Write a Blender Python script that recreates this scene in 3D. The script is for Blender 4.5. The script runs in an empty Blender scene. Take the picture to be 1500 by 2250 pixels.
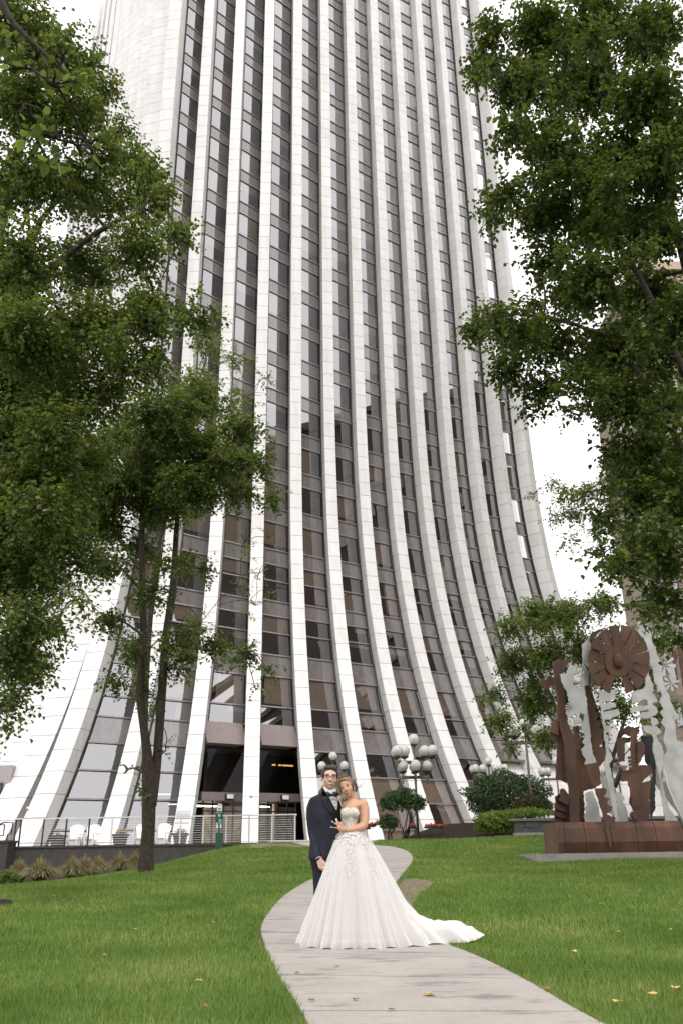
import bpy, bmesh, math, random
import numpy as np
from mathutils import Vector, Matrix

random.seed(7)
rng = np.random.default_rng(7)
scene = bpy.context.scene
R = math.radians

# ------------------------------------------------------------------ camera
FPX, PITCH, ROLL = 1866.93, 0.3854, -0.0161        # focal length in photo pixels (1500x2250), tilt, roll
FWD = np.array([0, math.cos(PITCH), math.sin(PITCH)])
_r = np.array([1.0, 0, 0]); _u = np.cross(_r, FWD)
RGT = math.cos(ROLL) * _r + math.sin(ROLL) * _u
UPV = -math.sin(ROLL) * _r + math.cos(ROLL) * _u
cam_d = bpy.data.cameras.new('camera'); cam = bpy.data.objects.new('camera', cam_d)
scene.collection.objects.link(cam)
cam_d.sensor_fit = 'VERTICAL'; cam_d.sensor_height = 36.0
cam_d.lens = 36.0 * FPX / 2250.0
cam_d.clip_start = 0.1; cam_d.clip_end = 3000
M = Matrix.Identity(4)
for i in range(3):
    M[i][0], M[i][1], M[i][2] = RGT[i], UPV[i], -FWD[i]
cam.matrix_world = M
cam_d.dof.use_dof = True; cam_d.dof.focus_distance = 9.6; cam_d.dof.aperture_fstop = 5.6
scene.camera = cam

# ------------------------------------------------------------------ sky, sun, exposure (bright overcast noon)
SUN_EL, SUN_AZ = R(54), R(183)          # azimuth clockwise from +Y: the sun stands behind the camera
world = bpy.data.worlds.new('World'); scene.world = world; world.use_nodes = True
wt = world.node_tree; wt.nodes.clear()
sky = wt.nodes.new('ShaderNodeTexSky'); sky.sky_type = 'NISHITA'; sky.sun_disc = False
sky.sun_elevation = SUN_EL; sky.sun_rotation = SUN_AZ
sky.air_density = 1.0; sky.dust_density = 6.0; sky.ozone_density = 1.0
hsv = wt.nodes.new('ShaderNodeHueSaturation'); hsv.inputs['Saturation'].default_value = 0.10   # cloud veil
mixc = wt.nodes.new('ShaderNodeMix'); mixc.data_type = 'RGBA'; mixc.inputs[0].default_value = 0.78
mixc.inputs[7].default_value = (13.2, 13.0, 13.1, 1)
bg = wt.nodes.new('ShaderNodeBackground'); bg.inputs[1].default_value = 0.112
wo = wt.nodes.new('ShaderNodeOutputWorld')
wt.links.new(sky.outputs[0], hsv.inputs['Color']); wt.links.new(hsv.outputs[0], mixc.inputs[6])
wt.links.new(mixc.outputs[2], bg.inputs[0]); wt.links.new(bg.outputs[0], wo.inputs[0])
sun_d = bpy.data.lights.new('sun', 'SUN'); sun_d.energy = 0.75; sun_d.angle = R(12); sun_d.color = (1.0, 0.96, 0.9)
sun = bpy.data.objects.new('sun', sun_d); scene.collection.objects.link(sun)
sdir = Vector((math.sin(SUN_AZ) * math.cos(SUN_EL), math.cos(SUN_AZ) * math.cos(SUN_EL), math.sin(SUN_EL)))
sun.rotation_euler = sdir.to_track_quat('Z', 'Y').to_euler()
sun.location = sdir * 60
vs = scene.view_settings
vs.view_transform = 'Standard'; vs.look = 'None'; vs.exposure = 0.5; vs.gamma = 1.0; vs.use_curve_mapping = False
scene.render.engine = 'CYCLES'
try:
    scene.cycles.use_denoising = True
    scene.cycles.denoiser = 'OPENIMAGEDENOISE'
except Exception:
    pass
scene.cycles.max_bounces = 7; scene.cycles.transparent_max_bounces = 10
scene.cycles.diffuse_bounces = 3; scene.cycles.glossy_bounces = 3
scene.cycles.caustics_reflective = False; scene.cycles.caustics_refractive = False

# ------------------------------------------------------------------ helpers
COL = scene.collection

def at(x, y, d):
    """world point seen at photo pixel (x, y) at forward distance d (metres)"""
    v = FWD + RGT * ((x - 750) / FPX) + UPV * ((1125 - y) / FPX)
    return v * (d / v[1])

def mpp(x, y, d):
    """metres per photo pixel there"""
    return float(at(x, y, d) @ FWD) / FPX

def mesh_obj(name, verts, faces, mat=None, parent=None, smooth=False):
    me = bpy.data.meshes.new(name)
    me.from_pydata([tuple(map(float, v)) for v in verts], [], faces)
    me.update()
    return link_mesh(name, me, mat, parent, smooth)

def link_mesh(name, me, mat=None, parent=None, smooth=False):
    if mat is not None and not me.materials:
        me.materials.append(mat)
    if smooth and len(me.polygons):
        me.polygons.foreach_set('use_smooth', np.ones(len(me.polygons), bool))
    o = bpy.data.objects.new(name, me); COL.objects.link(o)
    if parent is not None:
        o.parent = parent
        o.matrix_parent_inverse = parent_inv(parent)
    return o

def parent_inv(p):
    return parent_world(p).inverted()

def parent_world(p):
    m = p.matrix_basis.copy()
    if p.parent is not None:
        m = parent_world(p.parent) @ p.matrix_parent_inverse @ m
    return m

def np_mesh(name, co, tri=None, quad=None, mat=None, parent=None, smooth=False):
    """fast mesh from numpy arrays"""
    me = bpy.data.meshes.new(name)
    polys = []
    nt = 0 if tri is None else len(tri); nq = 0 if quad is None else len(quad)
    me.vertices.add(len(co)); me.vertices.foreach_set('co', np.ascontiguousarray(co, np.float32).ravel())
    idx = np.concatenate(([tri.ravel()] if nt else []) + ([quad.ravel()] if nq else [])).astype(np.int32)
    me.loops.add(len(idx)); me.loops.foreach_set('vertex_index', idx)
    me.polygons.add(nt + nq)
    st = np.concatenate([np.arange(nt) * 3, nt * 3 + np.arange(nq) * 4]).astype(np.int32)
    me.polygons.foreach_set('loop_start', st)
    me.update(calc_edges=True); me.validate()
    return link_mesh(name, me, mat, parent, smooth)

def thing(name, label, cat, loc=(0, 0, 0), group=None, kind=None):
    o = bpy.data.objects.new(name, None); COL.objects.link(o)
    o.location = tuple(map(float, loc)); o.empty_display_size = 0.2
    tag(o, label, cat, group, kind)
    return o

def tag(o, label=None, cat=None, group=None, kind=None):
    if label: o['label'] = label
    if cat: o['category'] = cat
    if group: o['group'] = group
    if kind: o['kind'] = kind
    return o

class MB:
    """collects solid shapes into one mesh"""
    def __init__(self): self.v = []; self.f = []
    def add(self, verts, faces):
        b = len(self.v); self.v += [tuple(map(float, p)) for p in verts]
        self.f += [tuple(i + b for i in f) for f in faces]
        return self
    def hexa(self, p):            # 8 corners: bottom loop 0-3, top loop 4-7
        return self.add(p, [(3, 2, 1, 0), (4, 5, 6, 7), (0, 1, 5, 4), (1, 2, 6, 5), (2, 3, 7, 6), (3, 0, 4, 7)])
    def box(self, c, s, ax=None):
        c = np.array(c, float); X, Y, Z = (np.eye(3) if ax is None else np.array(ax, float))
        h = np.array(s, float) / 2
        p = [c + X * h[0] * i + Y * h[1] * j + Z * h[2] * k for k in (-1, 1) for i, j in ((-1, -1), (1, -1), (1, 1), (-1, 1))]
        return self.hexa(p)
    def beam(self, a, b, w, h, up=(0, 0, 1)):
        a = np.array(a, float); b = np.array(b, float); d = b - a; L = np.linalg.norm(d); d /= L
        s = np.cross(d, up); s = s / (np.linalg.norm(s) + 1e-9); u = np.cross(s, d)
        p = [q + s * (w / 2) * i + u * (h / 2) * j for q in (a, b) for i, j in ((-1, -1), (1, -1), (1, 1), (-1, 1))]
        return self.hexa(p)
    def tube(self, pts, rad, n=8, cap=True):
        pts = [np.array(p, float) for p in pts]
        if not hasattr(rad, '__len__'): rad = [rad] * len(pts)
        base = len(self.v); prev = None
        for i, p in enumerate(pts):
            t = pts[min(i + 1, len(pts) - 1)] - pts[max(i - 1, 0)]; t /= (np.linalg.norm(t) + 1e-12)
            if prev is None:
                a = np.cross(t, (0, 0, 1) if abs(t[2]) < 0.9 else (1, 0, 0))
            else:
                a = prev - t * (prev @ t)
            a /= np.linalg.norm(a) + 1e-12; prev = a; b = np.cross(t, a)
            for k in range(n):
                an = 2 * math.pi * k / n
                self.v.append(tuple(p + rad[i] * (math.cos(an) * a + math.sin(an) * b)))
        for i in range(len(pts) - 1):
            for k in range(n):
                q = base + i * n
                self.f.append((q + k, q + (k + 1) % n, q + n + (k + 1) % n, q + n + k))
        if cap:
            self.f.append(tuple(base + k for k in range(n - 1, -1, -1)))
            e = base + (len(pts) - 1) * n
            self.f.append(tuple(e + k for k in range(n)))
        return self
    def lathe(self, c, prof, n=16, ax=None):
        """prof: list of (radius, height) about the Z axis through c"""
        c = np.array(c, float); X, Y, Z = (np.eye(3) if ax is None else np.array(ax, float)); base = len(self.v)
        for r, h in prof:
            for k in range(n):
                an = 2 * math.pi * k / n
                self.v.append(tuple(c + X * (r * math.cos(an)) + Y * (r * math.sin(an)) + Z * h))
        for i in range(len(prof) - 1):
            for k in range(n):
                q = base + i * n
                self.f.append((q + k, q + (k + 1) % n, q + n + (k + 1) % n, q + n + k))
        self.f.append(tuple(base + k for k in range(n - 1, -1, -1)))
        e = base + (len(prof) - 1) * n
        self.f.append(tuple(e + k for k in range(n)))
        return self
    def sphere(self, c, r, n=16, m=10, s=(1, 1, 1)):
        pr = [(r * math.sin(math.pi * (i + .02 * (i == 0) - .02 * (i == m)) / m), -r * math.cos(math.pi * i / m)) for i in range(m + 1)]
        b = len(self.v); self.lathe((0, 0, 0), pr, n)
        for i in range(b, len(self.v)):
            v = self.v[i]; self.v[i] = (c[0] + v[0] * s[0], c[1] + v[1] * s[1], c[2] + v[2] * s[2])
        return self
    def build(self, name, mat, parent=None, smooth=False):
        return mesh_obj(name, self.v, self.f, mat, parent, smooth)

def evaluated(o, mods):
    """apply modifiers to a temporary object and return the resulting mesh"""
    for typ, kw in mods:
        m = o.modifiers.new(typ.lower(), typ)
        for k, v in kw.items(): setattr(m, k, v)
    dg = bpy.context.evaluated_depsgraph_get(); dg.update()
    me = bpy.data.meshes.new_from_object(o.evaluated_get(dg), depsgraph=dg)
    old = o.data; bpy.data.objects.remove(o); bpy.data.meshes.remove(old)
    return me

# ------------------------------------------------------------------ materials
def new_mat(name):
    m = bpy.data.materials.new(name); m.use_nodes = True
    nt = m.node_tree
    return m, nt, nt.nodes['Principled BSDF']

def N(nt, t, **kw):
    n = nt.nodes.new(t)
    for k, v in kw.items():
        if k.startswith('i_'):
            key = k[2:]
            key = int(key) if key.isdigit() else key.replace('_', ' ')
            n.inputs[key].default_value = v
        else: setattr(n, k, v)
    return n

def ramp(nt, stops):
    r = nt.nodes.new('ShaderNodeValToRGB'); e = r.color_ramp.elements
    while len(e) < len(stops): e.new(0.5)
    for i, (p, c) in enumerate(stops):
        e[i].position = p; e[i].color = (*c, 1) if len(c) == 3 else c
    return r

def mat_simple(name, col, rough=0.6, metal=0.0, noise=0.12, scale=6.0, bump=0.0, bscale=30.0, spec=0.5, island=0.0):
    m, nt, b = new_mat(name)
    tc = N(nt, 'ShaderNodeTexCoord')
    nz = N(nt, 'ShaderNodeTexNoise', i_Scale=scale, i_Detail=6.0, i_Roughness=0.6)
    nt.links.new(tc.outputs['Object'], nz.inputs['Vector'])
    lo = tuple(max(0, c * (1 - noise)) for c in col); hi = tuple(min(1, c * (1 + noise)) for c in col)
    rp = ramp(nt, [(0.3, lo), (0.7, hi)])
    nt.links.new(nz.outputs['Fac'], rp.inputs[0])
    out = rp.outputs[0]
    if island:
        g = N(nt, 'ShaderNodeNewGeometry'); mr = N(nt, 'ShaderNodeMapRange', i_3=1 - island, i_4=1 + island)
        nt.links.new(g.outputs['Random Per Island'], mr.inputs[0])
        mx = N(nt, 'ShaderNodeMix', data_type='RGBA', blend_type='MULTIPLY'); mx.inputs[0].default_value = 1
        nt.links.new(out, mx.inputs[6]); nt.links.new(mr.outputs[0], mx.inputs[7]); out = mx.outputs[2]
    nt.links.new(out, b.inputs['Base Color'])
    b.inputs['Roughness'].default_value = rough; b.inputs['Metallic'].default_value = metal
    b.inputs['Specular IOR Level'].default_value = spec
    if bump:
        n2 = N(nt, 'ShaderNodeTexNoise', i_Scale=bscale, i_Detail=5.0)
        nt.links.new(tc.outputs['Object'], n2.inputs['Vector'])
        bp = N(nt, 'ShaderNodeBump', i_Strength=bump, i_Distance=0.02)
        nt.links.new(n2.outputs['Fac'], bp.inputs['Height']); nt.links.new(bp.outputs[0], b.inputs['Normal'])
    return m

def mat_leaf(name, cols, trans=0.35, rough=0.45, yellow=None):
    """cols: three greens; each leaf is an island and takes its own tone"""
    m, nt, b = new_mat(name)
    g = N(nt, 'ShaderNodeNewGeometry')
    st = [(0.0, cols[0]), (0.45, cols[1]), (0.93, cols[2])]
    if yellow: st += [(0.990, cols[2]), (0.993, yellow)]
    rp = ramp(nt, st); nt.links.new(g.outputs['Random Per Island'], rp.inputs[0])
    nt.links.new(rp.outputs[0], b.inputs['Base Color'])
    b.inputs['Roughness'].default_value = rough; b.inputs['Specular IOR Level'].default_value = 0.35
    tr = N(nt, 'ShaderNodeBsdfTranslucent')
    hs = N(nt, 'ShaderNodeHueSaturation', i_Hue=0.485, i_Saturation=1.15, i_Value=1.6)
    nt.links.new(rp.outputs[0], hs.inputs['Color']); nt.links.new(hs.outputs[0], tr.inputs[0])
    ms = N(nt, 'ShaderNodeMixShader'); ms.inputs[0].default_value = trans
    out = nt.nodes['Material Output']
    nt.links.new(b.outputs[0], ms.inputs[1]); nt.links.new(tr.outputs[0], ms.inputs[2]); nt.links.new(ms.outputs[0], out.inputs[0])
    return m

# ------------------------------------------------------------------ the ground
def sstep(a, b, x):
    t = np.clip((np.asarray(x, float) - a) / (b - a), 0, 1); return t * t * (3 - 2 * t)

TERR_Z = 0.52                         # terrace / entrance level
def ground_z(x, y):
    x = np.asarray(x, float); y = np.asarray(y, float)
    rise = np.clip(y - 9.4, 0, None) - np.clip(y - 36.0, 0, None)
    sl = 0.0530 - 0.040 * sstep(-3.0, -9.5, x) * sstep(14, 24, y)
    z = -0.86 + rise * sl
    z = z + 0.10 * sstep(33, 37, y) * sstep(2, 7, x)
    z = z + 0.75 * sstep(37.5, 43.5, y) * sstep(1.5, 5.0, x)              # planted bank by the tower
    z = z + 0.02 * np.sin(x * 0.9 + y * 0.35) * sstep(10, 14, y)
    return z

def gz(x, y): return float(ground_z(x, y))

def on_ground(px, py, d0=2.5, d1=60.0):
    """the ground point seen at a photo pixel"""
    prev = d0
    for d in np.arange(d0, d1, 0.05):
        p = at(px, py, d)
        if p[2] <= gz(p[0], p[1]): return p
    return at(px, py, d1)

# path centre line and width, world metres (a winding concrete walk up to the entrance)
PATH_L = [(760, 2700), (712, 2400), (670, 2250), (612, 2150), (583, 2085), (574, 2046), (590, 2010), (625, 1972), (665, 1945), (705, 1925), (742, 1907), (765, 1893), (765, 1882), (740, 1872), (690, 1864)]
PATH_R = [(2300, 2700), (1610, 2400), (1300, 2250), (1150, 2160), (1030, 2100), (930, 2050), (878, 2010), (862, 1975), (868, 1945), (884, 1925), (900, 1903), (907, 1888), (896, 1873), (862, 1862), (812, 1856)]
PL = [on_ground(*p) for p in PATH_L]; PR = [on_ground(*p) for p in PATH_R]
PL += [np.array([-2.6, 37.5, TERR_Z])]; PR += [np.array([1.6, 37.5, TERR_Z])]

def spline(pts, n=8):
    pts = [np.array(p, float) for p in pts]; out = []
    for i in range(len(pts) - 1):
        p0 = pts[max(i - 1, 0)]; p1 = pts[i]; p2 = pts[i + 1]; p3 = pts[min(i + 2, len(pts) - 1)]
        for k in range(n):
            t = k / n
            out.append(0.5 * ((2 * p1) + (p2 - p0) * t + (2 * p0 - 5 * p1 + 4 * p2 - p3) * t * t + (3 * p1 - p0 - 3 * p2 + p3) * t ** 3))
    out.append(pts[-1]); return out

SL = spline(PL, 8); SR = spline(PR, 8)
PATH_POLY = np.array([[p[0], p[1]] for p in SL] + [[p[0], p[1]] for p in SR[::-1]])

def in_poly(poly, x, y):
    x = np.asarray(x); y = np.asarray(y); ins = np.zeros(x.shape, bool); n = len(poly); j = n - 1
    for i in range(n):
        xi, yi = poly[i]; xj, yj = poly[j]
        c = ((yi > y) != (yj > y)) & (x < (xj - xi) * (y - yi) / (yj - yi + 1e-12) + xi)
        ins ^= c; j = i
    return ins

# materials of the ground
def mat_lawn():
    m, nt, b = new_mat('lawn')
    tc = N(nt, 'ShaderNodeTexCoord')
    n1 = N(nt, 'ShaderNodeTexNoise', i_Scale=0.55, i_Detail=5.0, i_Roughness=0.6)
    n2 = N(nt, 'ShaderNodeTexNoise', i_Scale=9.0, i_Detail=8.0, i_Roughness=0.75)
    for n in (n1, n2): nt.links.new(tc.outputs['Object'], n.inputs['Vector'])
    r1 = ramp(nt, [(0.3, (0.060, 0.110, 0.018)), (0.55, (0.105, 0.17, 0.026)), (0.75, (0.155, 0.205, 0.045))])
    r2 = ramp(nt, [(0.3, (0.55, 0.55, 0.5)), (0.7, (1.3, 1.25, 1.2))])
    nt.links.new(n1.outputs['Fac'], r1.inputs[0]); nt.links.new(n2.outputs['Fac'], r2.inputs[0])
    mx = N(nt, 'ShaderNodeMix', data_type='RGBA', blend_type='MULTIPLY'); mx.inputs[0].default_value = 1
    nt.links.new(r1.outputs[0], mx.inputs[6]); nt.links.new(r2.outputs[0], mx.inputs[7])
    nt.links.new(mx.outputs[2], b.inputs['Base Color'])
    b.inputs['Roughness'].default_value = 0.9; b.inputs['Specular IOR Level'].default_value = 0.1
    bp = N(nt, 'ShaderNodeBump', i_Strength=0.8, i_Distance=0.04)
    nt.links.new(n2.outputs['Fac'], bp.inputs['Height']); nt.links.new(bp.outputs[0], b.inputs['Normal'])
    return m

def mat_concrete(name, col, stain=(0.10, 0.085, 0.075), amount=0.5):
    m, nt, b = new_mat(name)
    tc = N(nt, 'ShaderNodeTexCoord')
    n1 = N(nt, 'ShaderNodeTexNoise', i_Scale=1.3, i_Detail=6.0, i_Roughness=0.65)
    n2 = N(nt, 'ShaderNodeTexNoise', i_Scale=45.0, i_Detail=4.0)
    mp = N(nt, 'ShaderNodeMapping'); mp.inputs['Scale'].default_value = (1.1, 3.2, 1)
    n3 = N(nt, 'ShaderNodeTexNoise', i_Scale=1.5, i_Detail=9.0, i_Roughness=0.7)
    nt.links.new(tc.outputs['Object'], n1.inputs['Vector']); nt.links.new(tc.outputs['Object'], n2.inputs['Vector'])
    nt.links.new(tc.outputs['Object'], mp.inputs[0]); nt.links.new(mp.outputs[0], n3.inputs['Vector'])
    r1 = ramp(nt, [(0.3, tuple(c * 0.86 for c in col)), (0.7, tuple(c * 1.1 for c in col))])
    nt.links.new(n1.outputs['Fac'], r1.inputs[0])
    r2 = ramp(nt, [(0.3, (0.9, 0.9, 0.9)), (0.7, (1.06, 1.06, 1.06))]); nt.links.new(n2.outputs['Fac'], r2.inputs[0])
    mx = N(nt, 'ShaderNodeMix', data_type='RGBA', blend_type='MULTIPLY'); mx.inputs[0].default_value = 1
    nt.links.new(r1.outputs[0], mx.inputs[6]); nt.links.new(r2.outputs[0], mx.inputs[7])
    r3 = ramp(nt, [(0.54, (0, 0, 0)), (0.64, (amount,) * 3)]); nt.links.new(n3.outputs['Fac'], r3.inputs[0])
    m2 = N(nt, 'ShaderNodeMix', data_type='RGBA'); m2.inputs[7].default_value = (*stain, 1)
    nt.links.new(r3.outputs[0], m2.inputs[0]); nt.links.new(mx.outputs[2], m2.inputs[6])
    nt.links.new(m2.outputs[2], b.inputs['Base Color']); b.inputs['Roughness'].default_value = 0.85
    bp = N(nt, 'ShaderNodeBump', i_Strength=0.25, i_Distance=0.01)
    nt.links.new(n2.outputs['Fac'], bp.inputs['Height']); nt.links.new(bp.outputs[0], b.inputs['Normal'])
    return m

M_LAWN = mat_lawn()
M_PATH = mat_concrete('path_concrete', (0.36, 0.33, 0.30), amount=0.62)
M_TERR = mat_concrete('terrace_concrete', (0.42, 0.40, 0.38), amount=0.2)
M_MULCH = mat_simple('mulch', (0.030, 0.022, 0.018), 0.95, noise=0.6, scale=22, bump=1.0, bscale=40, spec=0.1)
M_SOIL = mat_simple('bare_soil', (0.20, 0.165, 0.115), 0.95, noise=0.35, scale=9, bump=0.7, bscale=25, spec=0.1)
M_STREET = mat_concrete('street_paving', (0.22, 0.215, 0.21), amount=0.2)

def build_ground():
    # lawn sheet, refined where it is looked at; a far sheet carries on to the horizon
    xs = np.concatenate([np.linspace(-60, -16, 12), np.linspace(-15, 15, 121), np.linspace(16, 60, 12)])
    ys = np.concatenate([np.linspace(-30, 3, 10), np.linspace(3.5, 46, 171), np.linspace(48, 62, 8)])
    X, Y = np.meshgrid(xs, ys); Z = ground_z(X, np.clip(Y, 0, 60))
    co = np.stack([X, Y, Z], -1).reshape(-1, 3); nx = len(xs); ny = len(ys)
    i = np.arange(nx * ny).reshape(ny, nx)
    q = np.stack([i[:-1, :-1], i[:-1, 1:], i[1:, 1:], i[1:, :-1]], -1).reshape(-1, 4)
    o = np_mesh('lawn', co, quad=q, mat=M_LAWN, smooth=True); tag(o, kind='structure')
    far = mesh_obj('ground', [(-1500, -900, -1.6), (1500, -900, -1.6), (1500, 1800, -1.6), (-1500, 1800, -1.6)], [(0, 1, 2, 3)], M_STREET)
    tag(far, kind='structure')
    # path: slabs with recessed joints, each slab a piece
    path = thing('path', None, None, (0, 0, 0), kind='structure')
    n = len(SL)
    cuts = [0]; acc = 0
    for k in range(1, n):
        acc += np.linalg.norm((SL[k] + SR[k]) / 2 - (SL[k - 1] + SR[k - 1]) / 2)
        if acc > 1.5 or k == n - 1: cuts.append(k); acc = 0
    bed = MB()
    for a, b in zip(cuts[:-1], cuts[1:]):
        vs_, fs_ = [], []
        ks = list(range(a, b + 1)); cols = 7
        for side in (0, 1):
            for k in ks:
                A = SL[k].copy(); B = SR[k].copy()
                tang = None
                if k == a: A = A + (SL[k + 1] - A) * (0.016 / (np.linalg.norm(SL[k + 1] - A) + 1e-6)); B = B + (SR[k + 1] - B) * (0.016 / (np.linalg.norm(SR[k + 1] - B) + 1e-6))
                if k == b: A = A + (SL[k - 1] - A) * (0.016 / (np.linalg.norm(SL[k - 1] - A) + 1e-6)); B = B + (SR[k - 1] - B) * (0.016 / (np.linalg.norm(SR[k - 1] - B) + 1e-6))
                for c in range(cols):
                    p = A + (B - A) * c / (cols - 1)
                    z = gz(p[0], p[1]) + (0.028 if side == 0 else -0.08)
                    vs_.append((p[0], p[1], z))
        nk = len(ks); off = nk * cols
        for k in range(nk - 1):
            for c in range(cols - 1):
                q0 = k * cols + c
                fs_.append((q0, q0 + 1, q0 + cols + 1, q0 + cols))
        rim = [c for c in range(cols)] + [k * cols + cols - 1 for k in range(1, nk)] + [(nk - 1) * cols + c for c in range(cols - 2, -1, -1)] + [k * cols for k in range(nk - 2, 0, -1)]
        for i0, i1 in zip(rim, rim[1:] + rim[:1]): fs_.append((i1, i0, i0 + off, i1 + off))
        mesh_obj('slab', vs_, fs_, M_PATH, path)
    # soil seam just under the slabs
    vs_, fs_ = [], []
    for k in range(n):
        d = (SR[k] - SL[k]); d = d / np.linalg.norm(d)
        for c in range(7):
            p = SL[k] - d * 0.07 + (SR[k] - SL[k] + d * 0.14) * c / 6
            vs_.append((p[0], p[1], gz(p[0], p[1]) + 0.008))
    for k in range(n - 1):
        for c in range(6):
            q0 = k * 7 + c; fs_.append((q0, q0 + 1, q0 + 8, q0 + 7))
    mesh_obj('soil_seam', vs_, fs_, M_SOIL, path)

def ground_patch(name, pix, mat, lift=0.012, world_pts=None, kind='structure', dens=0.35):
    """a sheet draped on the ground inside an outline given in photo pixels (or world xy)"""
    poly = np.array([on_ground(*p)[:2] for p in pix]) if world_pts is None else np.array(world_pts, float)
    # smooth the outline
    pp = spline([np.array([*p, 0]) for p in list(poly) + [poly[0]]], 5); poly = np.array([p[:2] for p in pp[:-1]])
    bm = bmesh.new()
    vsx = [bm.verts.new((p[0], p[1], 0)) for p in poly]
    bm.faces.new(vsx)
    bmesh.ops.triangulate(bm, faces=bm.faces)
    for _ in range(4):
        es = [e for e in bm.edges if e.calc_length() > dens]
        if not es: break
        bmesh.ops.subdivide_edges(bm, edges=es, cuts=1)
        bmesh.ops.triangulate(bm, faces=bm.faces)
    for v in bm.verts: v.co.z = gz(v.co.x, v.co.y) + lift
    for f in bm.faces:
        if f.normal.z < 0: f.normal_flip()
    me = bpy.data.meshes.new(name); bm.to_mesh(me); bm.free()
    o = link_mesh(name, me, mat); tag(o, kind=kind)
    return o, poly

build_ground()
SOIL1, SOIL_P1 = ground_patch('bare_soil', [(884, 1935), (905, 1932), (940, 1936), (950, 1944), (930, 1960), (912, 1978), (905, 1998), (893, 2000), (880, 1985), (872, 1960)], M_SOIL)
SOIL2, SOIL_P2 = ground_patch('bare_soil', [(545, 1856), (600, 1853), (650, 1856), (690, 1860), (650, 1864), (600, 1860), (562, 1866)], M_SOIL)
BEDL, BED_PL = ground_patch('mulch_bed', None, M_MULCH, world_pts=[(-14.5, 20.5), (-10.6, 22.0), (-9.2, 26.2), (-7.6, 30.4), (-6.4, 34.8), (-9, 36.2), (-16, 36.2), (-17, 28)])
BEDR, BED_PR = ground_patch('mulch_bed', None, M_MULCH, world_pts=[(1.2, 39.2), (3.2, 38.4), (6.4, 38.3), (9.0, 38.6), (12.5, 39.2), (14, 46), (6, 47), (1.5, 45)])
RING, RING_P = ground_patch('mulch_ring', None, M_MULCH, world_pts=[(-6.1 + 1.0 * math.cos(a), 14.2 + 0.9 * math.sin(a)) for a in np.linspace(0, 6.28, 9)[:-1]])
NOGRASS = [PATH_POLY, SOIL_P1, SOIL_P2, BED_PL, BED_PR, RING_P]

# ------------------------------------------------------------------ the tower
YAW, D0, X0 = 0.539, 65.846, 1.3953
BAY = 3.05
TH_M, TH_O = 0.4841, -0.1943
S0, ZF, KF = 10.9505, 45.9571, 3.3639
TT = np.array([math.cos(YAW), math.sin(YAW), 0]); NN = np.array([math.sin(YAW), -math.cos(YAW), 0])
ROOF = 106.0
FW, FD = 0.92, 1.15                       # rib width and projection
Z0, HF = 20.2484, 3.637                   # head of the first regular storey, storey height
PH = HF / 3                               # cladding panel height

def flare(z): return S0 * max(0.0, 1 - z / ZF) ** KF

class Rib:
    def __init__(self, base, ang, w=FW, d=FD):
        self.b = np.array(base, float); self.w = w; self.d = d
        self.e = math.cos(ang) * NN + math.sin(ang) * TT          # outward
        self.l = np.array([-self.e[1], self.e[0], 0])             # to the right seen from outside
    def p(self, z, out=0.0, side=0.0):
        return self.b + self.e * (flare(z) + out) + self.l * side + np.array([0, 0, z])

ORG = np.array([X0, D0, 0])
front = []
for i in range(13):
    u = (i - 6) * BAY
    w, d = (FW, FD)
    if i == 0: w, d = 1.15, 1.45
    if i == 12: w, d = 0.9, 1.5
    front.append(Rib(ORG + u * TT, TH_M * u / (6 * BAY) + TH_O, w, d))
left = []
a0 = -TH_M + TH_O
CORN = ORG - 6 * BAY * TT
for i in range(1, 13):
    ang = a0 - (2 * TH_M) * 1.08 * i / 12
    left.append(Rib(CORN - TT * 0.35 - NN * (BAY * i), ang, 1.75 if i < 4 else 1.25, 1.3))

M_MARBLE = None
def mat_marble():
    m, nt, b = new_mat('white_cladding')
    tc = N(nt, 'ShaderNodeTexCoord'); g = N(nt, 'ShaderNodeNewGeometry'); oi = N(nt, 'ShaderNodeObjectInfo')
    mp = N(nt, 'ShaderNodeMapping'); mp.inputs['Scale'].default_value = (1, 1, 0.12)
    nz = N(nt, 'ShaderNodeTexNoise', i_Scale=1.6, i_Detail=7.0, i_Roughness=0.65)
    nt.links.new(tc.outputs['Object'], mp.inputs[0]); nt.links.new(mp.outputs[0], nz.inputs['Vector'])
    rp = ramp(nt, [(0.25, (0.585, 0.56, 0.545)), (0.55, (0.68, 0.665, 0.655)), (0.8, (0.725, 0.715, 0.705))])
    nt.links.new(nz.outputs['Fac'], rp.inputs[0])
    ad = N(nt, 'ShaderNodeMath', operation='ADD'); nt.links.new(g.outputs['Random Per Island'], ad.inputs[0]); nt.links.new(oi.outputs['Random'], ad.inputs[1])
    fr = N(nt, 'ShaderNodeMath', operation='FRACT'); nt.links.new(ad.outputs[0], fr.inputs[0])
    r2 = ramp(nt, [(0.0, (0.955, 0.94, 0.93)), (0.5, (1, 1, 1)), (1.0, (1.03, 1.03, 1.03))]); nt.links.new(fr.outputs[0], r2.inputs[0])
    mx = N(nt, 'ShaderNodeMix', data_type='RGBA', blend_type='MULTIPLY'); mx.inputs[0].default_value = 1
    nt.links.new(rp.outputs[0], mx.inputs[6]); nt.links.new(r2.outputs[0], mx.inputs[7])
    nt.links.new(mx.outputs[2], b.inputs['Base Color']); b.inputs['Roughness'].default_value = 0.42
    b.inputs['Specular IOR Level'].default_value = 0.4
    return m
M_MARBLE = mat_marble()
M_JOINT = mat_simple('rib_core', (0.17, 0.155, 0.145), 0.8, noise=0.1)
M_BRONZE = mat_simple('bronze_frame', (0.052, 0.044, 0.041), 0.4, 0.4, noise=0.2)
M_ALU = mat_simple('mullion_metal', (0.34, 0.31, 0.31), 0.35, 0.5, noise=0.1)
M_DARK = mat_simple('interior_dark', (0.022, 0.019, 0.018), 0.8, noise=0.4, scale=0.8)
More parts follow.
